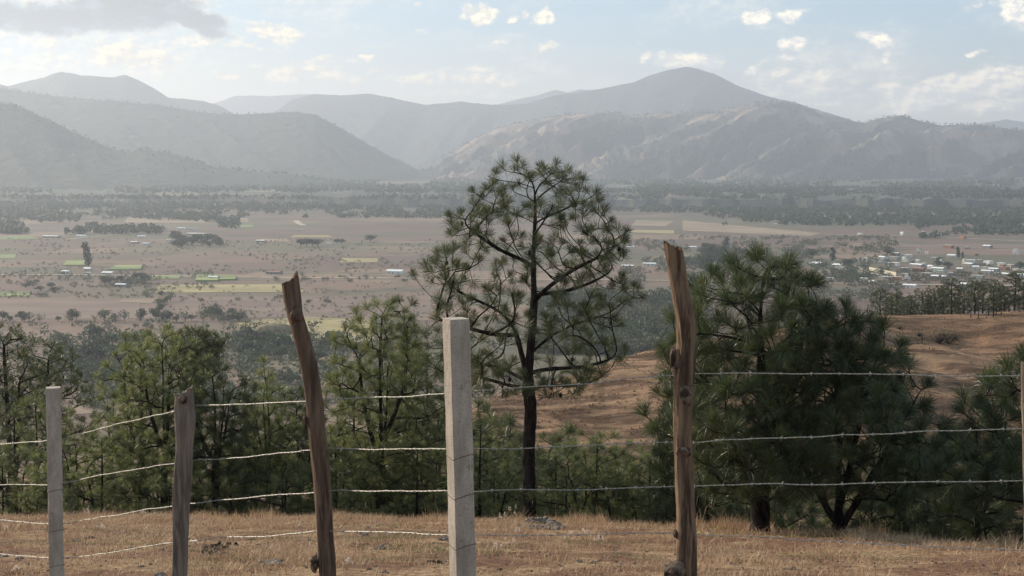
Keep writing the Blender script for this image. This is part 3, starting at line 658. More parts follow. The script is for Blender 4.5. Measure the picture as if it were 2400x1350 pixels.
# distant pines on the crest of the brown hillside
PF = []
for k in range(4):
    rng = np.random.default_rng(90 + k); root = thing('pine_tree', '', 'pine tree')
    A = envelope(2.2 + k * .2, 8.6, 2.1 + .3 * (k % 2), ['round', 'column', 'cone', 'round'][k], 130, .4, rng)
    build_pine(root, [[(0, 0, 0), (.1, 0, 3), (-.1, .1, 6), (0, 0, 8.3)]], A, rng, .18, tip=.025, nn=26, L=.55, wd=.06, step=.35, kill=.45, skip=6, sides=5)
    PF.append(root)
HP = [(2068, 672, 45), (2105, 668, 60), (2095, 690, 20), (2140, 690, 10), (2165, 672, 40), (2195, 665, 30), (2235, 645, 5), (2215, 668, 50), (2265, 668, 30), (2290, 655, 10), (2310, 650, 20), (2348, 655, 45), (2360, 668, 0), (2385, 632, 8), (2405, 650, 30), (2430, 640, 15), (2470, 640, 5), (2520, 650, 10), (2180, 690, 12), (2125, 700, 25), (2250, 690, 40)]
names = [ordinal(i) for i in range(40)]
for i, (x_, top, back) in enumerate(sorted(HP)):
    b = hill_pt(x_, 1.0); Yd = b[1] + back * .5 + 3; z0 = b[2] - 120 * ((Yd - b[1]) / 330) ** 1.15 - .6
    xx = (x_ - 1200) / F * Yd; H = at(x_, top, Yd)[2] - z0; s_ = H / 9.
    dup(PF[i % 4], (xx, Yd, z0), rz=i * 2.1, sc=(max(s_, .75), max(s_, .75), s_), label=names[i] + ' pine from the left in the row along the brown hilltop', group='pines along the brown hilltop')
b = hill_pt(2332, .93); dup(PF[3], b - np.array([0, 0, .3]), rz=1, sc=(.8, .8, .88), label='single pine with a visible trunk on the near side of the brown hilltop', group='pines along the brown hilltop')
for p_ in PF:
    for c in list(p_.children): bpy.data.objects.remove(c)
    bpy.data.objects.remove(p_)

# ------------------------------------------------------------------ leafy trees and scrub of the valley
def leafblob(c, r, n, sz, rng, k=3):
    d = rng.normal(size=(n, 3)); d /= np.linalg.norm(d, axis=1)[:, None]; p = c + d * r * rng.uniform(.5, 1.02, (n, 1)) ** .5
    a = rng.normal(size=(n, 3)) ; a /= np.linalg.norm(a, axis=1)[:, None]; b = np.cross(a, rng.normal(size=(n, 3))); b /= np.linalg.norm(b, axis=1)[:, None]
    s = sz * rng.uniform(.6, 1.3, (n, 1))
    return np.stack([p - a * s, p + b * s * .8, p + a * s, p - b * s * .8], 1).reshape(-1, 3)
def leafy(kind, seed, H=10.):
    rng = np.random.default_rng(seed); root = thing('tree' if kind != 'shrub' else 'shrub', '', 'tree' if kind != 'shrub' else 'shrub')
    parts = []
    if kind == 'tall': lobes = [((rng.normal() * .08 * H * .8, rng.normal() * .6, H * h), H * (.17 - .10 * abs(h - .45))) for h in np.linspace(.15, .92, 9)]
    elif kind == 'shrub': lobes = [((rng.uniform(-.45, .45) * H, rng.uniform(-.45, .45) * H, H * rng.uniform(.2, .6)), H * rng.uniform(.22, .4)) for _ in range(8)]
    else: lobes = [((rng.uniform(-.34, .34) * H, rng.uniform(-.34, .34) * H, H * rng.uniform(.3, .78)), H * rng.uniform(.16, .26)) for _ in range(11)]
    V = np.concatenate([leafblob(np.array(c), np.array([1, 1, .8]) * r, 60 if kind != 'bare' else 22, H * .045, rng) for c, r in lobes])
    if kind != 'shrub':
        b = [tube([(0, 0, -.3), (.02 * H, 0, .25 * H), (0, 0, .5 * H)], np.array([.035, .025, .018]) * H)]
        for c, r in lobes[:6]: b.append(tube([(0, 0, .25 * H), (c[0] * .6, c[1] * .6, c[2] * .7), c], np.array([.016, .01, .004]) * H, 4))
        Vt, Qt = join(b); mesh('trunk', Vt, Qt, M_bark, root)
    mesh('crown', V, np.arange(len(V)).reshape(-1, 4), M_leafd if kind == 'bare' else M_leaf, root)
    return root
TK = {'round': [leafy('round', s) for s in (1, 2, 3)], 'tall': [leafy('tall', 4)], 'bare': [leafy('bare', s) for s in (5, 6)], 'shrub': [leafy('shrub', s) for s in (7, 8)]}
ti = [0]
def vtree(kind, x_, by, hp, label, group, wide=1.0, z=None):
    """leafy tree whose foot is at photo point (x_, by) on the valley floor, hp photo pixels tall"""
    z = VZ if z is None else z
    p = onz(x_, by, z); H = hp / F * p[1] * 1.0; ti[0] += 1
    s_ = H / 10.; dup(TK[kind][ti[0] % len(TK[kind])], p, rz=ti[0] * 1.3, sc=(s_ * wide, s_ * wide, s_), label=label, group=group)
vtree('tall', 207, 623, 56, 'tall narrow poplar standing alone beside the bright green plot', None, .9)
vtree('round', 868, 567, 20, 'round dark tree standing alone in the far fields, left of the open-crowned pine', None, 1.5)
for i_, x_ in enumerate((705, 718, 732, 745)): vtree('round', x_, 578, 22, ordinal(i_) + ' dark tree from the left in the small clump above the leaning post', 'clump of dark trees above the leaning post', 1.2)
for i_, x_ in enumerate((790, 800)): vtree('round', x_, 571, 13, ['left', 'right'][i_] + ' dark bush in the pair left of the lone round tree', 'pair of bushes by the lone round tree', 1.4)
vtree('tall', 1952, 612, 32, 'pale bare-stemmed tree leaning over the field left of the town', None, 1.1)
vtree('round', 1904, 606, 26, 'green tree left of the leaning pale tree, above the dark pine', None, 1.3)
vtree('round', 1988, 628, 26, 'large dark round tree between the first white houses of the town', None, 1.5)
vtree('round', 2080, 599, 20, 'dark tree at the back edge of the town', None, 1.1); vtree('round', 2197, 626, 18, 'left one of two dark round trees in the middle of the town', None, 1.5); vtree('round', 2222, 629, 18, 'right one of two dark round trees in the middle of the town', None, 1.5)
vtree('tall', 2247, 604, 26, 'narrow tree behind the town, left of a shorter narrow tree', None, .9); vtree('tall', 2256, 608, 18, 'shorter narrow tree behind the town', None, .9); vtree('round', 2390, 632, 20, 'dark tree at the right end of the town', None, 1.4)
r_ = np.random.default_rng(3)
def scatter(n, xr, yr, kinds, hp, label, group, wide=1.2, slope=0):
    for k_, x_ in enumerate(sorted(r_.uniform(xr[0], xr[1], n))):
        y_ = r_.uniform(*yr) + slope * (x_ - xr[0])
        vtree(str(r_.choice(kinds)), x_, y_, r_.uniform(*hp), ordinal(k_) + ' ' + label.replace(' of ', ' from the left of ', 1) if ' of ' in label and label.index(' of ') < 12 else ordinal(k_) + ' from the left, ' + label, group, wide)
scatter(30, (5, 560), (748, 756), ['round', 'bare', 'bare'], (14, 34), 'tree of the long hedgerow across the ploughed fields, lower left', 'trees of the long hedgerow', 1.0)
scatter(14, (355, 405), (690, 760), ['round', 'bare'], (14, 26), 'tree between the long hedgerow and the yellow field', 'trees of the short line by the yellow field', 1.1)
scatter(18, (240, 345), (655, 672), ['round', 'shrub'], (10, 22), 'dark tree around the farmstead left of the yellow field', 'trees around the farmstead', 1.3)
scatter(10, (60, 150), (655, 700), ['shrub', 'round'], (10, 16), 'shrub on the bank left of the farmstead', 'shrubs left of the farmstead', 1.5)
scatter(30, (640, 1000), (648, 662), ['bare', 'shrub'], (6, 14), 'low tree lining the far road behind the leaning post', 'trees lining the far road', 1.2)
scatter(22, (400, 520), (562, 582), ['round'], (14, 26), 'tree of the dark grove below the long grey shed', 'grove below the grey shed', 1.3)
scatter(24, (440, 1000), (700, 725), ['bare', 'round', 'shrub'], (6, 14), 'scattered small tree in the ploughed field behind the leaning post', 'scattered trees in the ploughed field', 1.1)
scatter(16, (470, 570), (738, 756), ['round', 'bare', 'shrub'], (16, 30), 'tree at the right end of the long hedgerow', 'trees at the right end of the hedgerow', 1.2)
scatter(30, (560, 780), (808, 850), ['round', 'shrub'], (26, 52), 'dark leafy tree of the thicket behind the leaning post', 'thicket behind the leaning post', 1.3)
scatter(40, (120, 330), (800, 920), ['round', 'shrub'], (34, 60), 'dark leafy tree above the left concrete post', 'thicket behind the left concrete post', 1.2)
scatter(20, (1600, 1720), (585, 640), ['round', 'round', 'tall'], (16, 34), 'leafy tree in the grove behind the top of the curved post', 'grove behind the curved post', 1.2)
scatter(22, (1640, 1800), (600, 625), ['round'], (18, 30), 'leafy tree behind the top of the big dark pine', 'wood behind the big dark pine', 1.3)
scatter(24, (2020, 2400), (600, 660), ['round', 'shrub'], (7, 13), 'small tree among the houses of the town', 'trees among the town houses', 1.3)
for ks in TK.values():
    for k_ in ks:
        for c in list(k_.children): bpy.data.objects.remove(c)
        bpy.data.objects.remove(k_)
# woods and scrub nobody could count
def stuff_trees(name, pts, Hs, mat, seed, nl=12, wide=.5):
    rng = np.random.default_rng(seed); n = len(pts)
    d = rng.normal(size=(n, nl, 3)); d /= np.linalg.norm(d, axis=2)[..., None]
    H = np.asarray(Hs)[:, None, None]
    p = pts[:, None] + d * H * np.array([wide, wide, .42]) * rng.uniform(.55, 1, (n, nl, 1)) + np.array([0, 0, .5]) * H
    a = rng.normal(size=(n, nl, 3)); a /= np.linalg.norm(a, axis=2)[..., None]; b = np.cross(a, rng.normal(size=(n, nl, 3))); b /= np.linalg.norm(b, axis=2)[..., None]
    s = H * .75 / nl ** .5 * rng.uniform(.6, 1.3, (n, nl, 1))
    V = np.stack([p - a * s, p + b * s, p + a * s, p - b * s], 2).reshape(-1, 3)
    tag(mesh(name, V, np.arange(len(V)).reshape(-1, 4), mat), kind='stuff')
def band(n, poly, z, hr, clump, seed):
    rng = np.random.default_rng(seed); x0, x1, y0, y1 = poly; out = []; 
    x_ = rng.uniform(x0, x1, n * 3); y_ = rng.uniform(y0, y1, n * 3)
    k = fbm(x_ / clump, y_ / (clump * .16), 3, seed) > (-.35 if y1 < 520 else 0); x_, y_ = x_[k][:n], y_[k][:n]
    return np.array([onz(a, b, z) for a, b in zip(x_, y_)]), rng.uniform(*hr, len(x_))
def multi(name, specs, mat, seed, **kw):
    P2, H2 = zip(*[band(*s_, seed + i) for i, s_ in enumerate(specs)])
    stuff_trees(name, np.concatenate(P2), np.concatenate(H2), mat, seed, **kw)
multi('far_wood', [(5200, (-200, 2600, 419, 455), VZ + 27, (10, 20), 120), (2200, (-200, 850, 448, 492), VZ, (9, 19), 100), (900, (850, 2600, 484, 497), VZ, (6, 15), 60), (1300, (-200, 2600, 461, 469), VZ + 27, (6, 15), 90), (1500, (1500, 2600, 440, 462), VZ + 27, (8, 17), 90), (1800, (-200, 560, 478, 550), VZ, (8, 16), 110), (900, (560, 1300, 485, 512), VZ, (7, 14), 60),
                   (1900, (1600, 2600, 484, 530), VZ, (8, 17), 130), (900, (2150, 2600, 500, 560), VZ, (7, 13), 90), (700, (1500, 2100, 478, 500), VZ, (8, 18), 90)], M_leaf, 201, nl=14)
multi('scrub', [(1500, (1250, 1640, 690, 830), VZ, (4, 11), 60), (900, (-100, 1100, 560, 640), VZ, (1.5, 4), 60), (900, (1450, 2100, 555, 680), VZ, (3, 8), 70), (500, (1900, 2500, 640, 720), VZ, (3, 8), 60),
                (600, (-100, 1200, 760, 960), VZ, (3, 9), 60), (500, (300, 1000, 660, 760), VZ, (.8, 3), 40), (500, (-100, 500, 640, 700), VZ, (1.5, 5), 60)], M_leafd, 301, nl=26, wide=.65)
multi('bushes', [(900, (1250, 1640, 700, 830), VZ, (6, 13), 70), (300, (1550, 2100, 560, 660), VZ, (5, 10), 60), (350, (-100, 1100, 800, 960), VZ, (5, 11), 70)], M_leaf, 401, nl=60, wide=.8)
# trees along the near ridges
def ridgetrees(k, seed, n, hr, low=.0):
    p_, V = RIDGES[k]; rng = np.random.default_rng(seed); nt = len(V) - 8; i = rng.integers(0, V.shape[1] - 1, n); t_ = nt - 1 - np.where(rng.uniform(0, 1, n) < low, nt * rng.uniform(.55, .98, n), rng.uniform(0, 1, n) ** 5 * nt * .4).astype(int)
    f = rng.uniform(0, 1, n)[:, None]; pts = V[t_, i] * (1 - f) + V[t_, i + 1] * f
    return pts, rng.uniform(*hr, n)
pp = [ridgetrees(5, 1, 1300, (6, 13)), ridgetrees(4, 2, 900, (7, 14)), ridgetrees(3, 3, 4200, (9, 19), .75)]
stuff_trees('ridge_wood', np.concatenate([a[0] for a in pp]), np.concatenate([a[1] for a in pp]), M_leaf, 7, nl=7)

# grassy mound in the near fields
p = onz(640, 781, VZ); Vi, Qi = ico(4); Vm = Vi * np.array([19, 14, 8.5]) * (1 + .07 * fbm(Vi[:, :1] * 4 + 9, Vi[:, 1:2] * 4 + Vi[:, 2:3] * 3, 3, 4))
tag(mesh('mound', Vm, Qi, material('mound_grass', two((.10, .085, .05), (.2, .15, .085), .2)), smooth=True, loc=p), kind='structure')

# ------------------------------------------------------------------ houses
def plaster(name, c): return material(name, two(tuple(v * .8 for v in c), c, .6))
PAL = {'white': (.80, .78, .73), 'cream': (.68, .60, .48), 'grey': (.30, .29, .28), 'tan': (.42, .33, .25), 'orange': (.55, .25, .12), 'brick': (.34, .17, .11), 'pale green': (.42, .5, .42)}
PM = {k: plaster(k.replace(' ', '_') + '_plaster', v) for k, v in PAL.items()}
M_tin = material('tin_roof', two((.65, .65, .64), (.85, .85, .84), .3), rough=.45, spec=.5); M_tile = material('tile_roof', two((.25, .13, .09), (.35, .2, .14), .5)); M_slab = material('roof_slab', two((.4, .38, .35), (.55, .52, .48), .4))
M_dark = material('dark_opening', (.03, .03, .035), rough=.4)
def house(shape, colour, label, pos, wdt, dep, hgt, rz, group=None, name='house', cat='house'):
    r = thing(name, label, cat, pos, group); r.rotation_euler = (0, 0, rz); w2, d2 = wdt / 2, dep / 2
    if shape == 'flat':
        mesh('wall', *box(-w2, w2, -d2, d2, -.5, hgt), PM[colour], r); mesh('roof', *box(-w2 - .3, w2 + .3, -d2 - .5, d2 + .3, hgt, hgt + .28), M_slab if colour != 'white' else PM['white'], r)
    elif shape == 'tall':
        mesh('wall', *join([box(-w2, w2, -d2, d2, -.5, hgt), box(-w2, 0, -d2 + 1, d2, hgt + .2, hgt * 1.85)]), PM[colour], r)
        mesh('roof', *join([box(-w2 - .2, w2 + .2, -d2 - .6, d2 + .2, hgt, hgt + .2), box(-w2 - .3, .3, -d2 + .6, d2 + .3, hgt * 1.85, hgt * 1.85 + .25)]), M_slab, r)
    else:
        h2 = hgt * (1.45 if shape == 'gable' else 1.25); V = np.array([(-w2, -d2, -.5), (w2, -d2, -.5), (w2, d2, -.5), (-w2, d2, -.5), (-w2, -d2, hgt), (w2, -d2, hgt), (w2, d2, hgt), (-w2, d2, hgt), (-w2, 0, h2 - .05), (w2, 0, h2 - .05)], float)
        o = mesh('wall', V, [np.array([[0, 1, 5, 4], [2, 3, 7, 6]]), np.array([[1, 2, 6, 9, 5], [3, 0, 4, 8, 7]])], PM[colour], r)
        e = .6; zz = hgt - e * (h2 - hgt) / d2
        V = np.array([(-w2 - e, -d2 - e, zz), (w2 + e, -d2 - e, zz), (w2 + e, 0, h2), (-w2 - e, 0, h2), (w2 + e, d2 + e, zz), (-w2 - e, d2 + e, zz)]); V = np.concatenate([V, V + [0, 0, .18]])
        Q = [[0, 1, 2, 3][::-1], [3, 2, 4, 5][::-1], [6, 7, 8, 9], [9, 8, 10, 11], [0, 1, 7, 6], [4, 5, 11, 10], [1, 2, 8, 7], [2, 4, 10, 8], [3, 0, 6, 9], [5, 3, 9, 11]]
        mesh('roof', V, np.array(Q), M_tin if shape in ('shed', 'gable') else M_tile, r)
    mesh('door', *box(-.1 * wdt, -.1 * wdt + 1.1, -d2 - .06, -d2 + .02, 0, 2.1), M_dark, r)
    for a in (-.33, .28): mesh('window', *box(a * wdt - .7, a * wdt + .7, -d2 - .05, -d2 + .02, 1.0, 2.1), M_dark, r)
    return r
TOWN = [(1297, 488, 60, 'white', 'flat'), (1330, 497, 30, 'cream', 'flat'), (1405, 480, 50, 'white', 'shed'), (1412, 510, 50, 'grey', 'tall'), (1490, 478, 62, 'grey', 'flat'), (1485, 520, 70, 'white', 'flat'), (1500, 445, 40, 'grey', 'shed'), (1587, 458, 40, 'white', 'flat'), (1567, 490, 35, 'white', 'tall'),
        (1655, 495, 22, 'white', 'flat'), (1660, 430, 22, 'white', 'tall'), (1717, 442, 16, 'white', 'flat'), (1780, 478, 60, 'grey', 'flat'), (1820, 505, 22, 'white', 'tall'), (1892, 468, 50, 'cream', 'shed'), (1650, 530, 90, 'grey', 'shed'), (1560, 560, 50, 'grey', 'flat'), (1660, 560, 70, 'brick', 'gable2'), (1720, 592, 60, 'grey', 'flat'),
        (1800, 560, 80, 'pale green', 'shed'), (1812, 582, 40, 'cream', 'flat'), (1985, 515, 30, 'cream', 'tall'), (2025, 500, 50, 'white', 'flat'), (2020, 522, 60, 'grey', 'shed'), (2100, 520, 50, 'tan', 'tall'), (2150, 508, 50, 'white', 'flat'), (2130, 555, 50, 'grey', 'flat'), (2145, 577, 70, 'cream', 'shed'), (2240, 520, 40, 'white', 'flat'),
        (2262, 548, 50, 'brick', 'tall'), (2300, 532, 60, 'tan', 'flat'), (2190, 560, 60, 'grey', 'shed'), (2225, 588, 50, 'cream', 'flat'), (2275, 592, 50, 'tan', 'shed'), (2350, 436, 42, 'white', 'tall'), (2145, 397, 50, 'grey', 'shed'), (2000, 402, 30, 'tan', 'flat'), (1870, 395, 60, 'brick', 'flat'), (1970, 328, 30, 'orange', 'gable2'),
        (1248, 303, 28, 'white', 'flat'), (1545, 303, 22, 'white', 'shed'), (935, 520, 72, 'pale green', 'gable'), (1095, 530, 60, 'white', 'gable'), (1107, 546, 70, 'cream', 'flat'), (1035, 627, 45, 'white', 'flat'), (1275, 634, 40, 'white', 'flat'), (1330, 652, 30, 'cream', 'shed'), (1435, 614, 90, 'grey', 'flat'), (1510, 620, 45, 'orange', 'flat'),
        (1580, 622, 30, 'white', 'tall'), (1460, 672, 40, 'white', 'flat'), (1600, 674, 80, 'white', 'shed'), (1800, 612, 90, 'tan', 'shed'), (2070, 612, 66, 'cream', 'flat'), (1975, 674, 40, 'grey', 'shed'), (1560, 596, 34, 'tan', 'flat'), (1890, 590, 44, 'grey', 'flat'), (1950, 560, 36, 'tan', 'shed'), (2060, 545, 40, 'white', 'shed'), (2340, 560, 50, 'cream', 'flat'), (2380, 530, 40, 'white', 'flat'), (2400, 575, 50, 'tan', 'flat'), (2375, 605, 50, 'white', 'shed'), (1700, 520, 30, 'cream', 'flat'), (1745, 540, 34, 'white', 'shed')]
ROWN = lambda zy: 'beyond the town' if zy < 420 else 'in the back row of the town' if zy < 500 else 'in the middle of the town' if zy < 565 else 'in the front of the town'
SHN = {'flat': 'flat-roofed house', 'tall': 'two-storey house', 'shed': 'tin-roofed low house', 'gable': 'metal-gabled house', 'gable2': 'tile-roofed house'}
rows_ = {}
BIG = lambda w_: 'wide ' if w_ >= 60 else 'tiny ' if w_ <= 24 else ''
for h in sorted(TOWN): rows_.setdefault((ROWN(h[1]), h[3], h[4], BIG(h[2])), []).append(h)
r_ = np.random.default_rng(8)
for (row, c, sh, big), hs in rows_.items():
    for i, h in enumerate(hs):
        p = onz(1600 + h[0] / 3, 450 + h[1] / 3, VZ); wd_ = h[2] / 3 / F * p[1] * 1.12
        lb = (names[i] + ' ' if len(hs) > 1 else '') + big + c + ' ' + SHN[sh] + (' from the left ' if len(hs) > 1 else ' ') + row
        house(sh, c, lb, p, wd_, min(9, wd_ * .8), r_.uniform(3.4, 5.2), float(r_.uniform(-.35, .35) - .75), 'houses of the town')
FARM = [(1280 / 3, 450 + 262 / 3, 20, 'white', 'shed', 'low white house left of the two-storey white house in the far fields'), (450, 450 + 268 / 3, 26, 'white', 'tall', 'white two-storey house in the far fields, upper left'), (463, 450 + 302 / 3, 50, 'grey', 'shed', 'long grey shed below the white two-storey house'),
        (121, 450 + 320 / 3, 40, 'tan', 'shed', 'long tan barn in the far fields, upper left'), (193, 450 + 316 / 3, 25, 'white', 'shed', 'white barn at the end of the dirt path, upper left'), (333, 450 + 320 / 3, 20, 'white', 'shed', 'small tin-roofed building left of the grove'), (396, 450 + 348 / 3, 13, 'white', 'flat', 'tiny white hut left of the grove'),
        (148, 497, 20, 'white', 'shed', 'white roof among the farthest trees on the left'), (23, 450 + 328 / 3, 10, 'white', 'flat', 'tiny white hut at the left edge of the far fields'), (316, 450 + 362 / 3, 17, 'grey', 'shed', 'left one of two low sheds south of the far grove'), (343, 450 + 372 / 3, 17, 'white', 'shed', 'right one of two low sheds south of the far grove'),
        (612, 450 + 352 / 3, 22, 'tan', 'shed', 'low tan shed in the far fields right of the grove'), (155, 450 + 571 / 3, 18, 'white', 'shed', 'small tin roof below the bright green plot'), (206, 450 + 553 / 3, 17, 'cream', 'gable', 'cream hut at the foot of the tall poplar'), (207, 450 + 582 / 3, 9, 'white', 'flat', 'tiny white hut under the cream hut by the poplar'),
        (254, 450 + 582 / 3, 26, 'cream', 'gable', 'cream house with pitched roof above the farmstead trees'), (643, 642, 34, 'grey', 'gable2', 'grey house with tiled pitched roof left above the leaning post'), (501, 654, 23, 'white', 'shed', 'tin-roofed shed among the green cane plots'), (927, 641, 38, 'white', 'barn', 'long barn with a brilliant white roof left of the open-crowned pine'),
        (1092, 450 + 62, 16, 'white', 'shed', 'small white house in the far fields behind the open-crowned pine'), (972, 516, 8, 'white', 'flat', 'tiny white hut in the far fields left of the open-crowned pine'), (1523, 622, 30, 'white', 'shed', 'tin-roofed shed left of the top of the curved post'), (1478, 582, 16, 'white', 'shed', 'small white roof left of the curved post, farther away'), (1472, 627, 28, 'tan', 'shed', 'low tan shed left of the curved post'),
        (771, 574, 13, 'white', 'flat', 'tiny white hut near the clump of dark trees'), (1620, 582, 26, 'white', 'shed', 'white shed just right of the top of the curved post'), (1700, 583, 20, 'cream', 'shed', 'cream shed in the far fields above the wood on the right'), (702, 541, 9, 'white', 'flat', 'tiny white hut in the far fields beneath the forested valley edge'), (1820, 527, 14, 'white', 'flat', 'white hut on the tan field at the foot of the far wood'), (285, 672, 26, 'grey', 'shed', 'dark farmstead shed among trees left of the yellow field')]
for x_, y_, w_, c, sh, lb in FARM:
    p = onz(x_, y_, VZ); wd_ = w_ / F * p[1]
    house('gable' if sh == 'barn' else sh, c, lb, p, wd_, min(12, wd_ * .6), 3.0 if sh != 'barn' else 3.6, -.3, 'buildings scattered in the valley', name='farm_building', cat='building')
def wall_thing(a, b, h_, c, lb):
    A_, B_ = onz(*a, VZ), onz(*b, VZ); d = B_ - A_; L_ = float(np.hypot(d[0], d[1]))
    o = mesh('compound_wall', *join([box(0, L_, -.2, .2, -.3, h_), box(-.1, L_ + .1, -.3, .3, h_ + .003, h_ + .25)] + [box(k, k + .4, -.33, -.203, -.3, h_) for k in np.arange(.2, L_ - .5, 5.)]), PM[c], loc=A_); o.rotation_euler = (0, 0, math.atan2(d[1], d[0]))
    tag(o, lb, 'wall')
wall_thing((2037, 634), (2100, 647), 4.5, 'cream', 'long pale compound wall running down through the left part of the town')
wall_thing((1935, 650), (1993, 650), 3, 'grey', 'dark grey wall in front of the pale field left of the town'); wall_thing((1996, 651), (2036, 651), 3, 'grey', 'lighter grey wall section between the dark wall and the town')
wall_thing((2186, 652), (2240, 655), 3, 'cream', 'pale low wall in front of the middle of the town')
t_ = thing('water_tower', 'tiny white tower beyond the town at the edge of the far trees', 'tower', onz(1600 + 1691 / 3, 551, VZ)); mesh('tank', *box(-1.6, 1.6, -1.6, 1.6, 4, 8), PM['white'], t_)
for a in (-1.2, 1.2):
    for b_ in (-1.2, 1.2): mesh('leg', *box(a - .2, a + .2, b_ - .2, b_ + .2, -.3, 4), PM['white'], t_)
t_ = thing('gateway', 'white gateway frame beyond the town', 'gate', onz(1600 + 1802 / 3, 556, VZ)); mesh('post', *box(-5, -4, -.5, .5, -.3, 6), PM['white'], t_); mesh('post', *box(4, 5, -.5, .5, -.3, 6), PM['white'], t_); mesh('lintel', *box(-5.2, 5.2, -.6, .6, 6, 7), PM['white'], t_)
def car(px_, py_, c, lb):
    r = thing('car', lb, 'car', onz(px_, py_, VZ + .9)); m_ = material('car_paint', c, rough=.3, spec=.6)
    V = np.array([(x, y, z) for y in (-.9, .9) for x, z in ((-2.2, .35), (2.2, .35), (2.2, .85), (1.2, .95), (.7, 1.45), (-1.2, 1.45), (-1.8, .95), (-2.2, .9))], float)
    mesh('body', V, [np.array([[0, 1, 2, 3, 4, 5, 6, 7], [15, 14, 13, 12, 11, 10, 9, 8]]), np.array([[i, i + 8, (i + 1) % 8 + 8, (i + 1) % 8] for i in range(8)])], m_, r)
    for x in (-1.35, 1.35):
        for y in (-.85, .85): mesh('wheel', *tube([(x, y - .1, .34), (x, y + .1, .34)], .34, 10), M_dark, r)
    mesh('window', *box(-1.1, .6, -.93, -.903, .95, 1.38), M_dark, r)
car(428, 648, (.8, .8, .8), 'white car on the far road left of the green cane plots'); car(780, 650.5, (.4, .2, .12), 'reddish car on the far road right of the leaning post')

# ------------------------------------------------------------------ wire fence
def conc(t, o):
    sc = lambda *v: t.n('ShaderNodeVectorMath', {0: o, 1: v}, operation='MULTIPLY').outputs[0]
    c = t.mix(t.mr(t.noise(sc(1.6, 1.6, .45), 6, 7, .7), .35, .65), (.31, .265, .22), (.46, .405, .35))
    c = t.mix(t.m('MULTIPLY', t.mr(t.noise(o, 9, 6, .7), .56, .68), .55), c, (.20, .165, .14))          # damp and dirt blotches
    c = t.mix(t.m('MULTIPLY', t.mr(t.noise(sc(42, 42, 1.4), 1, 3), .66, .71), .6), c, (.62, .57, .50))   # lime runs
    c = t.mix(t.m('MULTIPLY', t.mr(t.noise(sc(30, 30, 1.1), 1.3, 3), .66, .72), .5), c, (.20, .14, .10)) # rust runs
    return t.mix(t.mr(t.noise(o, 150, 2), .62, .69), c, (.13, .105, .09))
M_conc = material('concrete', lambda t, p, o: t.mix(t.mr(t.noise(o, 170, 2), .63, .70), t.mix(t.mr(t.noise(t.n('ShaderNodeVectorMath', {0: o, 1: (1.6, 1.6, .45)}, operation='MULTIPLY').outputs[0], 6, 7, .7), .35, .65), (.33, .285, .24), (.45, .395, .34)), (.16, .13, .11)) if False else conc(t, o), lambda t, p, o: t.noise(o, 90, 6, .7), .9, .15, dist=.004)
def grain(t, p, o, a=(1, 1, .09)): return t.n('ShaderNodeVectorMath', {0: o, 1: a}, operation='MULTIPLY').outputs[0]
def woodmat(name, c1, c2, c3):
    return material(name, lambda t, p, o: t.mix(t.mr(t.noise(grain(t, p, o), 34, 6, .65, .4), .40, .62), t.mix(t.mr(t.noise(grain(t, p, o, (1, 1, .2)), 9, 4), .4, .62), c1, c3), c2),
                    lambda t, p, o: t.noise(grain(t, p, o), 42, 8, .75, .5), .9, .12, dist=.022)
M_w1 = woodmat('weathered_wood', (.075, .050, .038), (.20, .135, .10), (.125, .085, .062)); M_w2 = woodmat('split_wood', (.065, .043, .032), (.28, .19, .125), (.145, .095, .068)); M_w3 = woodmat('grey_wood', (.12, .095, .08), (.27, .225, .19), (.20, .165, .14))
M_bk = material('dark_knot', two((.045, .033, .026), (.19, .135, .10), 18, obj_space=True), lambda t, p, o: t.noise(o, 40, 6), dist=.02)
M_wire = material('galvanised_wire', (.27, .26, .24), rough=.55, spec=.4, metal=.4); M_tie = material('rusty_wire', (.10, .065, .05), rough=.7)
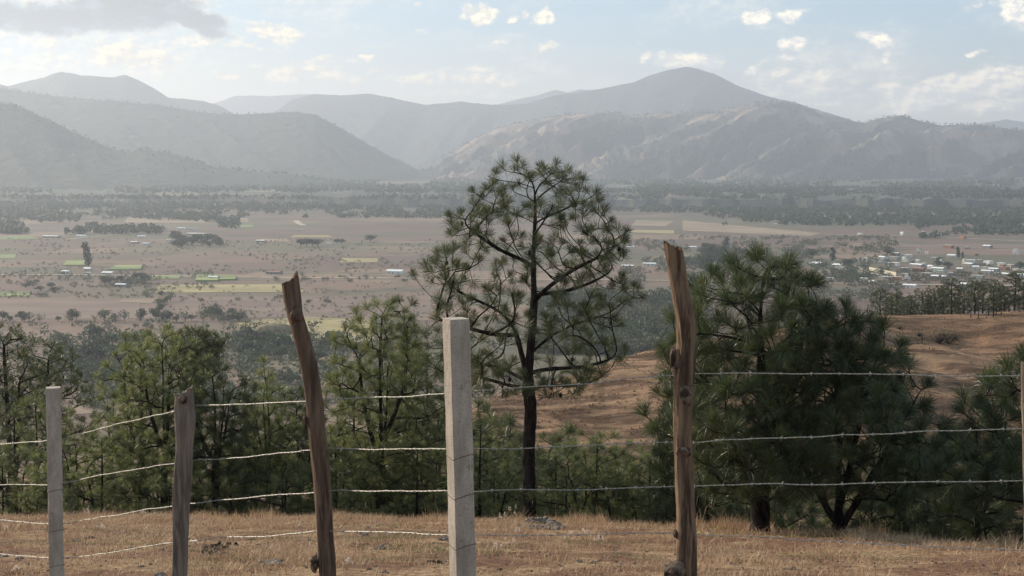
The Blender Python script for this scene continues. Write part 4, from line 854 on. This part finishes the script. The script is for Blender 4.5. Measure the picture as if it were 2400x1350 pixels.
def wood_post(rows, Y0, label, mat, seed, cut=(0, 0), spike=0, bottom_row=1350, sides=40, depth=.92):
    """rows: (photo row, left column, right column); the post goes on below the picture to the ground"""
    rows = sorted(rows); r0 = rows[0][0]; ry = [q[0] for q in rows]
    l = lambda y: np.interp(y, ry, [q[1] for q in rows]); rr = lambda y: np.interp(y, ry, [q[2] for q in rows])
    cb = at((rows[-1][1] + rows[-1][2]) / 2, 1350, Y0); gz = float(ground_z(cb[0], Y0)); loc = np.array([cb[0], Y0, gz])
    zt = at(0, r0, Y0)[2]; zb = at(0, 1350, Y0)[2]; hs = np.concatenate([np.linspace(zt, zb, 130), np.linspace(zb, gz - .3, 22)[1:]])
    yy = np.concatenate([np.linspace(r0, 1350, 130), np.full(21, 1350.)]); yy[:130] = [np.interp(h, [zb, zt], [1350, r0]) for h in hs[:130]]
    cx = (l(yy) + rr(yy)) / 2; hw = (rr(yy) - l(yy)) / 2
    for _ in range(3): cx[1:-1] = (cx[:-2] + cx[1:-1] * 2 + cx[2:]) / 4
    X_ = np.array([at(c, y, Y0)[0] for c, y in zip(cx, yy)]); R_ = hw * Y0 / F
    ex = X_[129] - X_[110]; X_[130:] = X_[129] + ex / (hs[129] - hs[110]) * (hs[130:] - hs[129]) * .4; R_[130:] = R_[129] * 1.03
    th = np.arange(sides) * 2 * np.pi / sides; TH, HH = np.meshgrid(th, hs)
    gro = np.zeros_like(TH)
    for k in (0, 1): gro += (.05 - .02 * k) * vn(TH / (2 * np.pi) * sides * .42 * (k + 1) + 50, HH * 1.6 + 7 * k, seed + k) * np.minimum(1, np.minimum(TH, 2 * np.pi - TH) * 3)
    gro -= .14 * np.exp(-((np.mod(TH - (4.75 + .25 * vn(HH * 2.2, HH * 0, seed + 5)), 2 * np.pi) - .0) / .09) ** 2) * (vn(HH * 1.3, HH * 0, seed + 6) > -.25)
    gro += .085 * fbm(np.cos(TH) * 1.5 + HH * 5, np.sin(TH) * 1.5, 3, seed + 9)
    RR_ = R_[:, None] * (1 + gro); V = np.stack([X_[:, None] + RR_ * np.cos(TH) - loc[0], RR_ * np.sin(TH) * depth, HH - loc[2]], -1)
    # slanted, splintered cut at the head
    u = np.cos(th); top = cut[0] * (u + 1) / 2 + cut[1] * (1 - u) / 2
    jag = .006 * RNG.normal(size=sides)
    drop = top + jag
    if spike: drop = drop - spike * np.exp(-((th - .75) / .45) ** 2) - spike * .6 * np.exp(-((th - 5.6) / .45) ** 2)
    fall = np.clip(1 - np.arange(len(hs)) / 12., 0, 1)[:, None]; V[..., 2] -= drop[None] * fall
    Q = gridf(len(hs), sides).reshape(len(hs) - 1, sides - 1, 4); i = np.arange(len(hs) - 1)[:, None] * sides
    wrap = np.concatenate([i + sides - 1, i, i + sides, i + 2 * sides - 1], 1); Q = np.concatenate([Q.reshape(-1, 4), wrap])[:, ::-1]
    Vf = V.reshape(-1, 3); c_ = Vf[:sides].mean(0) - [0, 0, .004]; Vf = np.concatenate([Vf, [c_]]); nI = len(Vf) - 1
    tri = np.array([[(k + 1) % sides, nI, k] for k in range(sides)])[:, ::-1]
    root = thing('wooden_post', label, 'fence post', loc)
    mesh('timber', Vf, [Q, tri], mat, root, smooth=True)
    return root, loc
def lump(root, loc, pxy, Y0, sz, mat, seed, nm='knot', back=.0):
    p = at(*pxy, Y0) - loc; p[1] = -back; Vi, Qi = ico(4); n = fbm(Vi[:, 0] * 2.5 + seed, Vi[:, 1] * 2.5 + Vi[:, 2] * 2, 4, seed)
    mesh(nm, Vi * np.array(sz) * (1 + .22 * n)[:, None] + p, Qi, mat, root, smooth=True)
r, l = wood_post([(648, 661, 699), (700, 667, 707), (735, 672, 712), (760, 680, 720), (850, 704, 745), (950, 717, 757), (1050, 726, 768), (1150, 735, 778), (1250, 742, 782), (1350, 748, 789)], 8.2,
                 'weathered brown wooden post leaning left, its top splintered and notched', M_w1, 3, cut=(.0, .05), spike=.035)
lump(r, l, (697, 737), 8.2, (.035, .03, .04), M_w1, 4, back=.04); lump(r, l, (738, 1320), 8.2, (.022, .03, .05), M_bk, 6, 'stub', .02); lump(r, l, (716, 985), 8.2, (.015, .015, .03), M_w1, 8, back=.02)
r, l = wood_post([(568, 1556, 1600), (600, 1560, 1603), (650, 1568, 1611), (700, 1576, 1623), (750, 1585, 1632), (800, 1588, 1633), (850, 1580, 1630), (900, 1578, 1626), (950, 1578, 1622), (1050, 1580, 1622), (1150, 1582, 1628), (1250, 1585, 1632), (1310, 1585, 1633), (1350, 1588, 1633)], 6.9,
                 'tallest wooden post, reddish, bent and split along the grain, with a slanted top', M_w2, 13, cut=(.035, 0))
lump(r, l, (1577, 838), 6.9, (.014, .02, .045), M_bk, 4, 'stub', .0); lump(r, l, (1608, 922), 6.9, (.036, .025, .055), M_bk, 6, back=.028); lump(r, l, (1600, 1055), 6.9, (.034, .025, .026), M_bk, 9, back=.026); lump(r, l, (1579, 1332), 6.9, (.05, .06, .05), M_bk, 11, 'stub', .05); lump(r, l, (1583, 1250), 6.9, (.012, .02, .02), M_bk, 15, 'stub')
r, l = wood_post([(906, 410, 452), (950, 408, 455), (980, 408, 459), (1005, 409, 458), (1050, 410, 452), (1150, 407, 448), (1250, 404, 443), (1350, 402, 438)], 9.4,
                 'short grey split-timber post with a slanted pointed top, second post from the left', M_w3, 23, cut=(0, .065), depth=.6)
lump(r, l, (432, 933), 9.4, (.03, .02, .03), M_bk, 5, back=.05)
r, l = wood_post([(848, 2393, 2432), (1000, 2397, 2436), (1350, 2402, 2440)], 6.3, 'grey wooden post barely inside the right edge of the picture', M_w3, 33, cut=(.05, 0))

def concrete_post(top, bl, br, tl, tr, corner, Y0, label, ties):
    cb = at((bl + br) / 2, 1350, Y0); gz = float(ground_z(cb[0], Y0)); zt = at(0, top, Y0)[2]; zb = at(0, 1350, Y0)[2]; k = Y0 / F
    xt = at((tl + tr) / 2, top, Y0)[0]; xb = cb[0]; sl_ = (xb - xt) / (zb - zt); root = thing('concrete_post', label, 'fence post', (xb, Y0, gz))
    wt, wb = (tr - tl) * k, (br - bl) * k
    # section: a bevelled rectangle turned so that its corner shows at the given share of the width
    f1 = corner; ang = math.atan2(f1, 1 - f1) ; s_w = 1 / (math.cos(ang) + math.sin(ang))
    b = .10; sec = [(-.5 + b, -.5), (.5 - b, -.5), (.5, -.5 + b), (.5, .5 - b), (.5 - b, .5), (-.5 + b, .5), (-.5, .5 - b), (-.5, -.5 + b)]
    c_, s_ = math.cos(ang), math.sin(ang); sec = np.array([(x * c_ - y * s_, x * s_ + y * c_) for x, y in sec]); sec /= (sec[:, 0].max() - sec[:, 0].min())
    zs = np.linspace(zt, gz - .3, 90); V = []
    for i, z in enumerate(zs):
        wd_ = np.interp(z, [zb, zt], [wb, wt]) if z > zb else wb
        x = xt + (z - zt) * sl_; q = sec * wd_ * (1 if i else .96); jit = .0016 * np.array([vn(z * 9 + j * 3, j * 7., 3) for j in range(8)])[:, None]
        V.append(np.c_[q * (1 + jit / .05) + [x - xb, 0], np.full(8, z - gz + (0 if i else 0))])
    V = np.array(V).reshape(-1, 3); j = np.arange(8); i = np.arange(89)[:, None] * 8
    Q = np.stack([i + j, i + (j + 1) % 8, i + 8 + (j + 1) % 8, i + 8 + j], -1).reshape(-1, 4)[:, ::-1]
    mesh('shaft', V, [Q, np.array([[0, 1, 2, 3, 4, 5, 6, 7]])], M_conc, root)
    # wire ties round the shaft
    for ty in ties:
        z = at(0, ty, Y0)[2]; wd_ = np.interp(z, [zb, zt], [wb, wt]); x = xt + (z - zt) * sl_ - xb; q = np.concatenate([sec, sec[:1]]) * wd_ * 1.025
        t8 = np.linspace(0, 8, 50); pts = np.stack([np.interp(t8, range(9), q[:, 0]) + x, np.interp(t8, range(9), q[:, 1]), z - gz + .008 * np.sin(t8 * 1.6) + .012 * np.interp(t8, range(9), q[:, 1]) / wd_ + .006 * np.interp(t8, range(9), q[:, 0]) / wd_], -1)
        mesh('wire_tie', *tube(pts, .0019, 5), M_tie, root)
    st = material('lime_streak', (.62, .58, .52))
    return root
concrete_post(746, 1053, 1117, 1037, 1101, .34, 7.1, 'tall pale concrete post in the centre, the nearest and widest of the two concrete posts', (1066, 1158, 1275))
concrete_post(908, 113, 153, 105, 144.5, .22, 11.2, 'smaller pale concrete post at the left side of the picture', (1146, 1240, 1322))

def barbed(ptsY, label, seed):
    """barbed wire through (column, row, distance) points"""
    P3 = np.array([at(a, b, c) for a, b, c in ptsY]); L = np.r_[0, np.cumsum(np.linalg.norm(np.diff(P3, axis=0), axis=1))]; n = int(L[-1] / .012)
    s = np.linspace(0, L[-1], n)
    # smooth path
    C = np.stack([np.interp(s, L, P3[:, k]) for k in range(3)], -1)
    kern = np.ones(9) / 9
    for _ in range(3):
        for k in range(3): C[:, k] = np.convolve(np.pad(C[:, k], 4, mode='edge'), kern, 'valid')
    C[:, 2] += .004 * fbm(s * 3.5, s * 0, 3, seed)
    T = np.gradient(C, axis=0); T /= np.linalg.norm(T, axis=1)[:, None]; A_ = np.cross(T, (0, 0, 1)); B_ = np.cross(A_, T); w_ = s / .045 * math.pi
    parts = [tube(C + .0019 * (A_ * np.cos(w_ + ph)[:, None] + B_ * np.sin(w_ + ph)[:, None]), .0014, 4) for ph in (0, math.pi)]
    root = thing('barbed_wire', label, 'barbed wire', C[n // 2], 'barbed wires of the fence'); o = C[n // 2]
    V, Q = join(parts); mesh('strand', V - o, Q, M_wire, root)
    rng = np.random.default_rng(seed); proto = None; bs = np.arange(.1, L[-1], .125)
    if len(bs) > 98: bs = np.linspace(.1, L[-1] - .1, 98)
    for q in bs:
        i = min(n - 1, int(q / L[-1] * n))
        if proto is None:
            pr = []
            for a in (0, math.pi / 2):
                d = np.array([math.sin(a) * .3, math.cos(a), math.sin(a)]); d = d / np.linalg.norm(d); sgn = np.array([.003, 0, 0]) * (1 if a else -1)
                pr.append(tube(np.array([-d * .013, -d * .003 + [0.002, 0, 0], d * .003 - [0.002, 0, 0], d * .013]) + sgn, np.array([.0004, .0015, .0015, .0004]), 4))
            pr.append(tube([(-.006, 0, 0), (.006, 0, 0)], .0048, 6)); Vb, Qb = join(pr)
            b = proto = mesh('barb', Vb, Qb, M_wire, root)
        else: b = proto.copy(); COL.objects.link(b); b.parent = root
        b.location = C[i] - o; b.rotation_euler = (float(rng.uniform(0, 6.28)), 0, math.atan2(T[i, 1], T[i, 0]))
D = {-500: 14.6, -150: 12.9, 0: 12.0, 125: 11.28, 430: 9.5, 730: 8.3, 1075: 7.19, 1600: 7.0, 2400: 6.38, 2900: 6.1}
W_ = lambda pts: [(a, b, float(np.interp(a, list(D), list(D.values())))) for a, b in pts]
barbed(W_([(-500, 1052), (-150, 1046), (0, 1041), (60, 1038), (106, 1033), (148, 1029), (200, 1014), (300, 988), (408, 963), (456, 951), (520, 949), (600, 945), (716, 940), (755, 937), (850, 933), (960, 929), (1040, 925), (1110, 917), (1200, 912), (1300, 904), (1400, 897), (1480, 886), (1580, 880), (1625, 873), (1700, 875), (1850, 876), (2000, 877), (2120, 878), (2240, 883), (2400, 880), (2900, 880)]), 'topmost barbed wire of the fence, crossing the tall concrete post highest', 1)
barbed(W_([(-500, 1140), (-150, 1137), (0, 1136), (60, 1136), (107, 1138), (152, 1132), (250, 1112), (330, 1097), (406, 1087), (450, 1079), (560, 1072), (640, 1065), (724, 1057), (772, 1052), (860, 1054), (950, 1053), (1043, 1053), (1110, 1050), (1200, 1052), (1300, 1046), (1420, 1042), (1500, 1038), (1580, 1037), (1625, 1035), (1700, 1031), (1780, 1028), (1860, 1024), (1940, 1021), (1990, 1018), (2020, 1021), (2080, 1019), (2155, 1010), (2230, 1012), (2320, 1008), (2400, 1005), (2900, 990)]), 'second barbed wire from the top of the fence', 2)
barbed(W_([(-500, 1212), (-150, 1216), (0, 1218), (60, 1224), (109, 1228), (154, 1227), (250, 1211), (330, 1197), (405, 1186), (446, 1180), (560, 1168), (640, 1162), (729, 1155), (775, 1150), (860, 1152), (950, 1152), (1047, 1151), (1113, 1151), (1200, 1149), (1300, 1147), (1420, 1145), (1580, 1142), (1626, 1140), (1740, 1137), (1820, 1134), (1900, 1135), (2000, 1134), (2120, 1130), (2250, 1131), (2400, 1127), (2900, 1118)]), 'third barbed wire from the top of the fence', 3)
barbed(W_([(-500, 1290), (-150, 1294), (0, 1298), (50, 1302), (110, 1307), (154, 1307), (220, 1301), (300, 1288), (402, 1272), (440, 1270), (480, 1266), (510, 1259), (570, 1257), (600, 1258), (660, 1252), (738, 1245), (782, 1243), (830, 1245), (900, 1248), (980, 1251), (1050, 1253), (1116, 1253), (1200, 1255), (1300, 1252), (1400, 1253), (1500, 1250), (1583, 1248), (1632, 1255), (1720, 1258), (1800, 1259), (1870, 1266), (1960, 1269), (2060, 1275), (2200, 1281), (2300, 1284), (2400, 1289), (2900, 1300)]), 'lowest barbed wire of the fence, hanging over the dry grass', 4)

# small old posts of a fence on the hillside
HPO = [(2066, .9), (2164, .88), (2276, .93), (2296, .95), (2320, .97), (2367, .985), (2380, .99), (2352, .975), (2340, .97), (1184, .97), (1172, .95), (1228, .98)]
for i, (x_, k) in enumerate(sorted(HPO)):
    p = hill_pt(x_, k); o = mesh('hill_fence_post', *tube([(0, 0, -.3), (.05, 0, .8), (.02, 0, 1.7)], np.array([.09, .08, .07]), 6), M_bark, loc=p)
    tag(o, ordinal(i - 3) + ' thin old fence post from the left on the brown hilltop under the pines' if x_ > 2000 else ordinal(i) + ' thin old fence post from the left at the left tip of the hillside', 'fence post', 'old fence posts on the right hilltop' if x_ > 2000 else 'old fence posts on the left tip of the hillside')
rngh = np.random.default_rng(12); n = 16000; j = rngh.integers(20, 148, n); c = rngh.integers(0, 419, n); fr = rngh.uniform(0, 1, (n, 2, 1))
pb = HILLV[j, c] * (1 - fr[:, 0]) * (1 - fr[:, 1]) + HILLV[j, c + 1] * fr[:, 0] * (1 - fr[:, 1]) + HILLV[j + 1, c] * (1 - fr[:, 0]) * fr[:, 1] + HILLV[j + 1, c + 1] * fr[:, 0] * fr[:, 1]
pb = pb[fbm(pb[:, 0] / 9, pb[:, 1] / 9, 3, 4) > -.1]; hh = rngh.uniform(.1, .34, len(pb)); V = []
for q in range(3):
    a = rngh.uniform(0, 6.28, len(pb)); d = np.stack([np.cos(a), np.sin(a), 0 * a], -1) * (hh * .45)[:, None]; t_ = pb + rngh.normal(0, .1, (len(pb), 3)) * [1, 1, 0] + np.stack([0 * hh, 0 * hh, hh], -1); V.append(np.stack([pb - d, pb + d, t_], 1).reshape(-1, 3) - [0, 0, .03])
V = np.concatenate(V); tag(mesh('hill_tufts', V, np.arange(len(V)).reshape(-1, 3), leafmat('hill_tuft', (.15, .10, .06), (.40, .28, .17), .3, .2, .8, .1)), kind='stuff')
# bare bushes in the hillside gully
def twigbush(p, s, label, seed, group=None):
    rng = np.random.default_rng(seed); parts = []
    for _ in range(45):
        d = rng.normal(size=3); d[2] = abs(d[2]) + .4; d /= np.linalg.norm(d); q = d * s * rng.uniform(.6, 1.1); parts.append(tube([(0, 0, -.1), q * .5 + rng.normal(0, .06 * s, 3), q], np.array([.02, .012, .004]) * s, 4))
    V, Q = join(parts); r = thing('shrub', label, 'shrub', p, group); mesh('stems', V, Q, M_bark, r)
    V = leafblob(np.array([0, 0, s * .55]), np.array([1.1, 1.1, .6]) * s, 200, s * .045, rng); mesh('leaves', V, np.arange(len(V)).reshape(-1, 4), M_leafd, r)
for i, (x_, k, s) in enumerate(sorted([(2130, .88, 1.8), (2175, .86, 1.5), (2205, .87, 2.2), (2225, .87, 2.4), (2240, .88, 1.8), (2110, .93, 1.0), (2160, .9, 1.2)])):
    twigbush(hill_pt(x_, k), s, ordinal(i) + ' dry bush from the left in the gully under the hilltop pines', 500 + i, 'dry bushes in the hillside gully')

# ------------------------------------------------------------------ things lying on the slope
def onground(a, b):
    d = ray(a, b); ks = np.linspace(5, 34, 3000); P2 = np.array([0, 0, E]) + d[None] * ks[:, None]; z = ground_z(P2[:, 0], P2[:, 1]); i = np.argmax(P2[:, 2] < z)
    return P2[i] if i else P2[-1]
M_stone = material('stone', two((.10, .085, .075), (.26, .22, .19), 9, obj_space=True), lambda t, p, o: t.noise(o, 30, 7), dist=.02); M_dung = material('dried_dung', two((.014, .010, .008), (.04, .028, .02), 12, obj_space=True), lambda t, p, o: t.noise(o, 25, 6), dist=.03)
def stone(a, b, wpx, flat, label, mat, seed, name='stone', cat='stone', group=None):
    p = onground(a, b); s = wpx / F * p[1] / 2; Vi, Qi = ico(4); n = fbm(Vi[:, 0] * 1.6 + seed, Vi[:, 1] * 1.6 + Vi[:, 2] * 1.9, 4, seed)
    o = mesh(name, Vi * np.array([s, s * .8, s * flat]) * (1 + .3 * n)[:, None], Qi, mat, loc=p + np.array([0, 0, s * flat * .35])); tag(o, label, cat, group)
for i, (a, b, w_, f_, lb) in enumerate([(636, 1325, 58, .38, 'largest flat grey stone, on the grass left of the leaning post'), (375, 1350, 30, .4, 'dark stone at the bottom edge left of the grey split post'), (853, 1256, 20, .75, 'dark round stone right of the leaning post, by the lowest wire'), (1040, 1266, 22, .5, 'grey stone touching the left side of the tall concrete post'),
                                     (890, 1287, 24, .55, 'grey stone between the leaning post and the tall concrete post, below the lowest wire'), (1359, 1318, 14, .8, 'small dark stone in the grass right of the tall concrete post'), (2015, 1268, 24, .35, 'grey stone in the grass under the broad forked pine'), (705, 1288, 20, .5, 'dark stone just left of the leaning post'), (860, 1240, 14, .6, 'small stone near the crest right of the leaning post'),
                                     (112, 1245, 16, .6, 'dark stone beside the left concrete post'), (8, 1305, 22, .4, 'dark flat stone at the left edge of the picture')]): stone(a, b, w_, f_, lb, M_stone, 40 + i)
def heap(a, b, lst, label, mat, name, cat, part):
    p = onground(a, b); r = thing(name, label, cat, p); Vi, Qi = ico(3)
    for i, (dx, dy, w_, f_) in enumerate(lst):
        q = onground(a + dx, b + dy) - p; s = w_ / F * p[1] / 2; n = fbm(Vi[:, 0] * 2 + i * 3, Vi[:, 1] * 2 + Vi[:, 2] * 2, 4, i)
        mesh(part, Vi * np.array([s, s, s * f_]) * (1 + .38 * n)[:, None], Qi, mat, r, loc=q + np.array([0, 0, s * f_ * .4]))
heap(500, 1293, [(0, -8, 22, .7), (14, -9, 20, .8), (-12, -4, 22, .6), (26, -4, 22, .7), (6, 3, 30, .5), (-24, 3, 22, .5), (24, 8, 22, .5), (-10, 10, 36, .4), (35, -14, 13, .9), (16, -18, 13, .8)], 'pile of black dried dung between the grey split post and the leaning post', M_dung, 'dung_pile', 'dung', 'clump')
heap(545, 1284, [(-8, -6, 12, .9), (8, -5, 13, .8)], 'pair of small black dung clumps right of the dung pile', M_dung, 'dung_clumps', 'dung', 'clump')
heap(212, 1263, [(-6, 0, 16, .4), (6, 0, 18, .35), (0, -3, 10, .6)], 'low dark dung patch right of the left concrete post', M_dung, 'dung_patch', 'dung', 'clump')
heap(310, 1288, [(-14, 0, 18, .35), (4, 0, 26, .3), (18, -2, 14, .4)], 'flat dark dung patch left of the grey split post, behind the lowest wire', M_dung, 'dung_patch', 'dung', 'clump')
heap(1020, 1318, [(-10, 0, 22, .35), (8, 2, 22, .35)], 'dark dung patch left of the tall concrete post', M_dung, 'dung_patch', 'dung', 'clump')
heap(1272, 1232, [(-50, 6, 26, .5), (-34, 0, 26, .7), (-18, -4, 26, .8), (0, -5, 28, .8), (18, -2, 26, .7), (34, 2, 24, .6), (-10, 8, 30, .5), (12, 8, 30, .5), (46, 6, 18, .5), (-62, 10, 16, .4), (-25, 8, 24, .6), (28, 9, 24, .5)], 'heap of dark rough stones at the foot of the bare dark trunk', M_stone, 'stone_heap', 'stones', 'stone')

# dry stalks with pale seed heads
M_seed = leafmat('seed_heads', (.62, .50, .44), (.80, .70, .64), 3, .4, .7)
M_stalk = material('dry_stalk', (.36, .27, .15))
def weed(a, b, hpx, label, seed, n=5, group='dry weeds with pale seed heads'):
    rng = np.random.default_rng(seed); p = onground(a, b); H = hpx / F * p[1]; r = thing('dry_weed', label, 'weed', p, group); st, hd = [], []
    for k in range(n):
        q = np.array([rng.normal() * .22 * H, rng.normal() * .15 * H, H * rng.uniform(.6, 1)]); m_ = q * .5 + np.array([rng.normal() * .03, 0, .05 * H]); st.append(tube([(0, 0, -.02), m_, q], np.array([.003, .0025, .0015]), 4))
        hd.append(leafblob(q, np.array([.014, .014, .026]) * (.7 + H), 16, .006, rng))
        if k % 2 == 0: hd.append(leafblob(m_ * 1.25, np.array([.012, .012, .02]) * (.7 + H), 10, .005, rng))
    V, Q = join(st); mesh('stalks', V, Q, M_stalk, r); V = np.concatenate(hd); mesh('seed_heads', V, np.arange(len(V)).reshape(-1, 4), M_seed, r)
for i, (a, b, h_, lb) in enumerate([(815, 1335, 26, 'low pale weed at the bottom right of the leaning post'), (236, 1245, 18, 'white-tufted weed right of the left concrete post'), (457, 1285, 20, 'white-tufted weed just right of the grey split post'), (38, 1345, 18, 'white-tufted weed in the bottom left corner'), (1195, 1240, 60, 'tallest pale weed left of the bare dark trunk'), (1175, 1238, 38, 'shorter pale weed left of the bare dark trunk'),
                                  (1215, 1258, 24, 'pale weed in front of the stone heap'), (1163, 1298, 26, 'pale weed right of the tall concrete post, low'), (1198, 1285, 24, 'pale weed second right of the tall concrete post'), (1335, 1272, 26, 'pale weed right of the stone heap, under the lowest wire'), (1372, 1268, 28, 'pale weed farther right of the stone heap'), (1402, 1280, 26, 'pale weed midway to the curved post'),
                                  (1285, 1215, 34, 'weed with pale flowers on top of the stone heap'), (338, 1215, 20, 'pinkish weed on the crest left of the grey split post'), (205, 1212, 20, 'pinkish weed on the crest right of the left concrete post'), (1038, 1212, 22, 'pale weed on the crest left of the tall concrete post'), (2366, 1262, 22, 'orange-pink flowering weed on the crest at the right'), (1655, 1262, 18, 'pale weed at the crest right of the curved post'), (12, 1250, 18, 'pale weed at the left edge')]):
    weed(a, b, h_, lb, 700 + i, 4 + i % 4)
# a fallen dry branch and bent stalks
for i, (pts, lb) in enumerate([([(1640, 1215), (1655, 1190), (1672, 1172)], 'long bent dry stalk right of the curved post'), ([(1210, 1228), (1225, 1210), (1240, 1195)], 'dry twig leaning at the foot of the bare dark trunk'), ([(1660, 1248), (1690, 1238), (1722, 1226)], 'dry grass stalk lying over the crest right of the curved post')]):
    Yd = 21 if i != 1 else 23.5; q = np.array([at(a, b, Yd) for a, b in pts]); q[0][2] = float(ground_z(q[0][0], Yd)) - .02
    o = mesh('dry_stalk', *tube(q - q[0], np.array([.006, .005, .003]), 5), M_stalk, loc=q[0]); tag(o, lb, 'stalk')

# dry grass: short blades over the slope, taller tufts on the crest
def blades(x, y, h, wd_, rng, lean=.5):
    n = len(x); z = ground_z(x, y) - .01; a = rng.uniform(0, 6.28, n); d = np.stack([np.cos(a), np.sin(a), 0 * a], -1); l_ = rng.normal(0, lean, (n, 2)) * h[:, None]
    p = np.stack([x, y, z], -1); t_ = p + np.stack([l_[:, 0], l_[:, 1], h], -1); m_ = p + np.stack([l_[:, 0] * .3, l_[:, 1] * .3, h * .6], -1); w_ = d * wd_
    V = np.stack([p - w_, m_ - w_ * .7, t_, m_ + w_ * .7, p + w_], 1).reshape(-1, 3)
    i = np.arange(n)[:, None] * 5
    return V, np.concatenate([i + 0, i + 1, i + 2, i + 3, i + 4], 1)
rng = np.random.default_rng(77); N = 150000
y = rng.uniform(10.5, 27.5, N * 2); u = rng.uniform(-.42, .42, N * 2); keep = rng.uniform(size=N * 2) < (y / 27.5) * np.clip(.38 + 1.5 * fbm(u * y * .9, y * .9, 4, 55), .10, 1); y, u = y[keep][:N], u[keep][:N]; x = u * y
h = rng.uniform(.02, .06, len(x)) * (1 + 1.6 * np.clip(fbm(x * .9, y * .9, 3, 66), 0, 1))
V1, Q1 = blades(x, y, h, .0038, rng, .9)
n = 36000; u = rng.uniform(-.42, .42, n); yc_ = np.interp(u, [-.8, -.353, 0, .12, .353, .8], [28, 26, 24, 21.7, 17.5, 14]); y = yc_ + rng.normal(-.1, .7, n); x = u * y; dn = fbm(u * 40, u * 0 + 1, 4, 91)
k = dn > rng.uniform(-.9, .9, n); x, y, dn = x[k], y[k], dn[k]; h = rng.uniform(.045, .13, len(x)) * (1 + .9 * np.clip(dn, 0, 1)) * np.where(rng.uniform(size=len(x)) < .03, 2.0, 1)
V2, Q2 = blades(x, y, h, .0034, rng, .35)
cu = rng.uniform(-.38, .38, 130); cy = rng.uniform(11.5, 24, 130); j = rng.integers(0, 130, 6500); y = cy[j] + rng.normal(0, .10, 6500); x = cu[j] * cy[j] + rng.normal(0, .13, 6500)
V3, Q3 = blades(x, y, rng.uniform(.05, .15, 6500), .0032, rng, .6)
V, Q = join([(V1, Q1), (V2, Q2), (V3, Q3)])
tag(mesh('dry_grass', V, Q, M_grass), 'short dry grass on the near slope with taller tufts along its crest', kind='stuff')
n = 2600; y = rng.uniform(11, 25, n); x = y * rng.uniform(-.4, .4, n); k = fbm(x * .7, y * .7, 3, 133) > -.15; x, y = x[k], y[k]; s = rng.uniform(.006, .022, len(x)) * np.where(rng.uniform(size=len(x)) < .04, 2, 1); Vi, Qi = ico(1)
V = (Vi[None] * (1 + .3 * rng.normal(size=(len(x), len(Vi), 1))) * s[:, None, None] * [1, 1, .6] + np.stack([x, y, ground_z(x, y) + .003], -1)[:, None]).reshape(-1, 3); Q = (Qi[None] + (np.arange(len(x)) * len(Vi))[:, None, None]).reshape(-1, 3)
tag(mesh('pebbles', V, Q, material('clods', two((.07, .045, .035), (.22, .16, .12), 6))), kind='stuff')
# a few greener low herbs
n = 9000; cxs = rng.uniform(-.35, .35, 30); cys = rng.uniform(12.5, 20, 30); j = rng.integers(0, 30, n); y = cys[j] + rng.normal(0, .22, n); x = cxs[j] * cys[j] + rng.normal(0, .35, n)
V, Q = blades(x, y, rng.uniform(.015, .04, n), .006, rng, 1.2)
tag(mesh('green_herbs', V, Q, leafmat('herbs', (.12, .12, .04), (.22, .19, .07), 3, .3, .6)), kind='stuff')
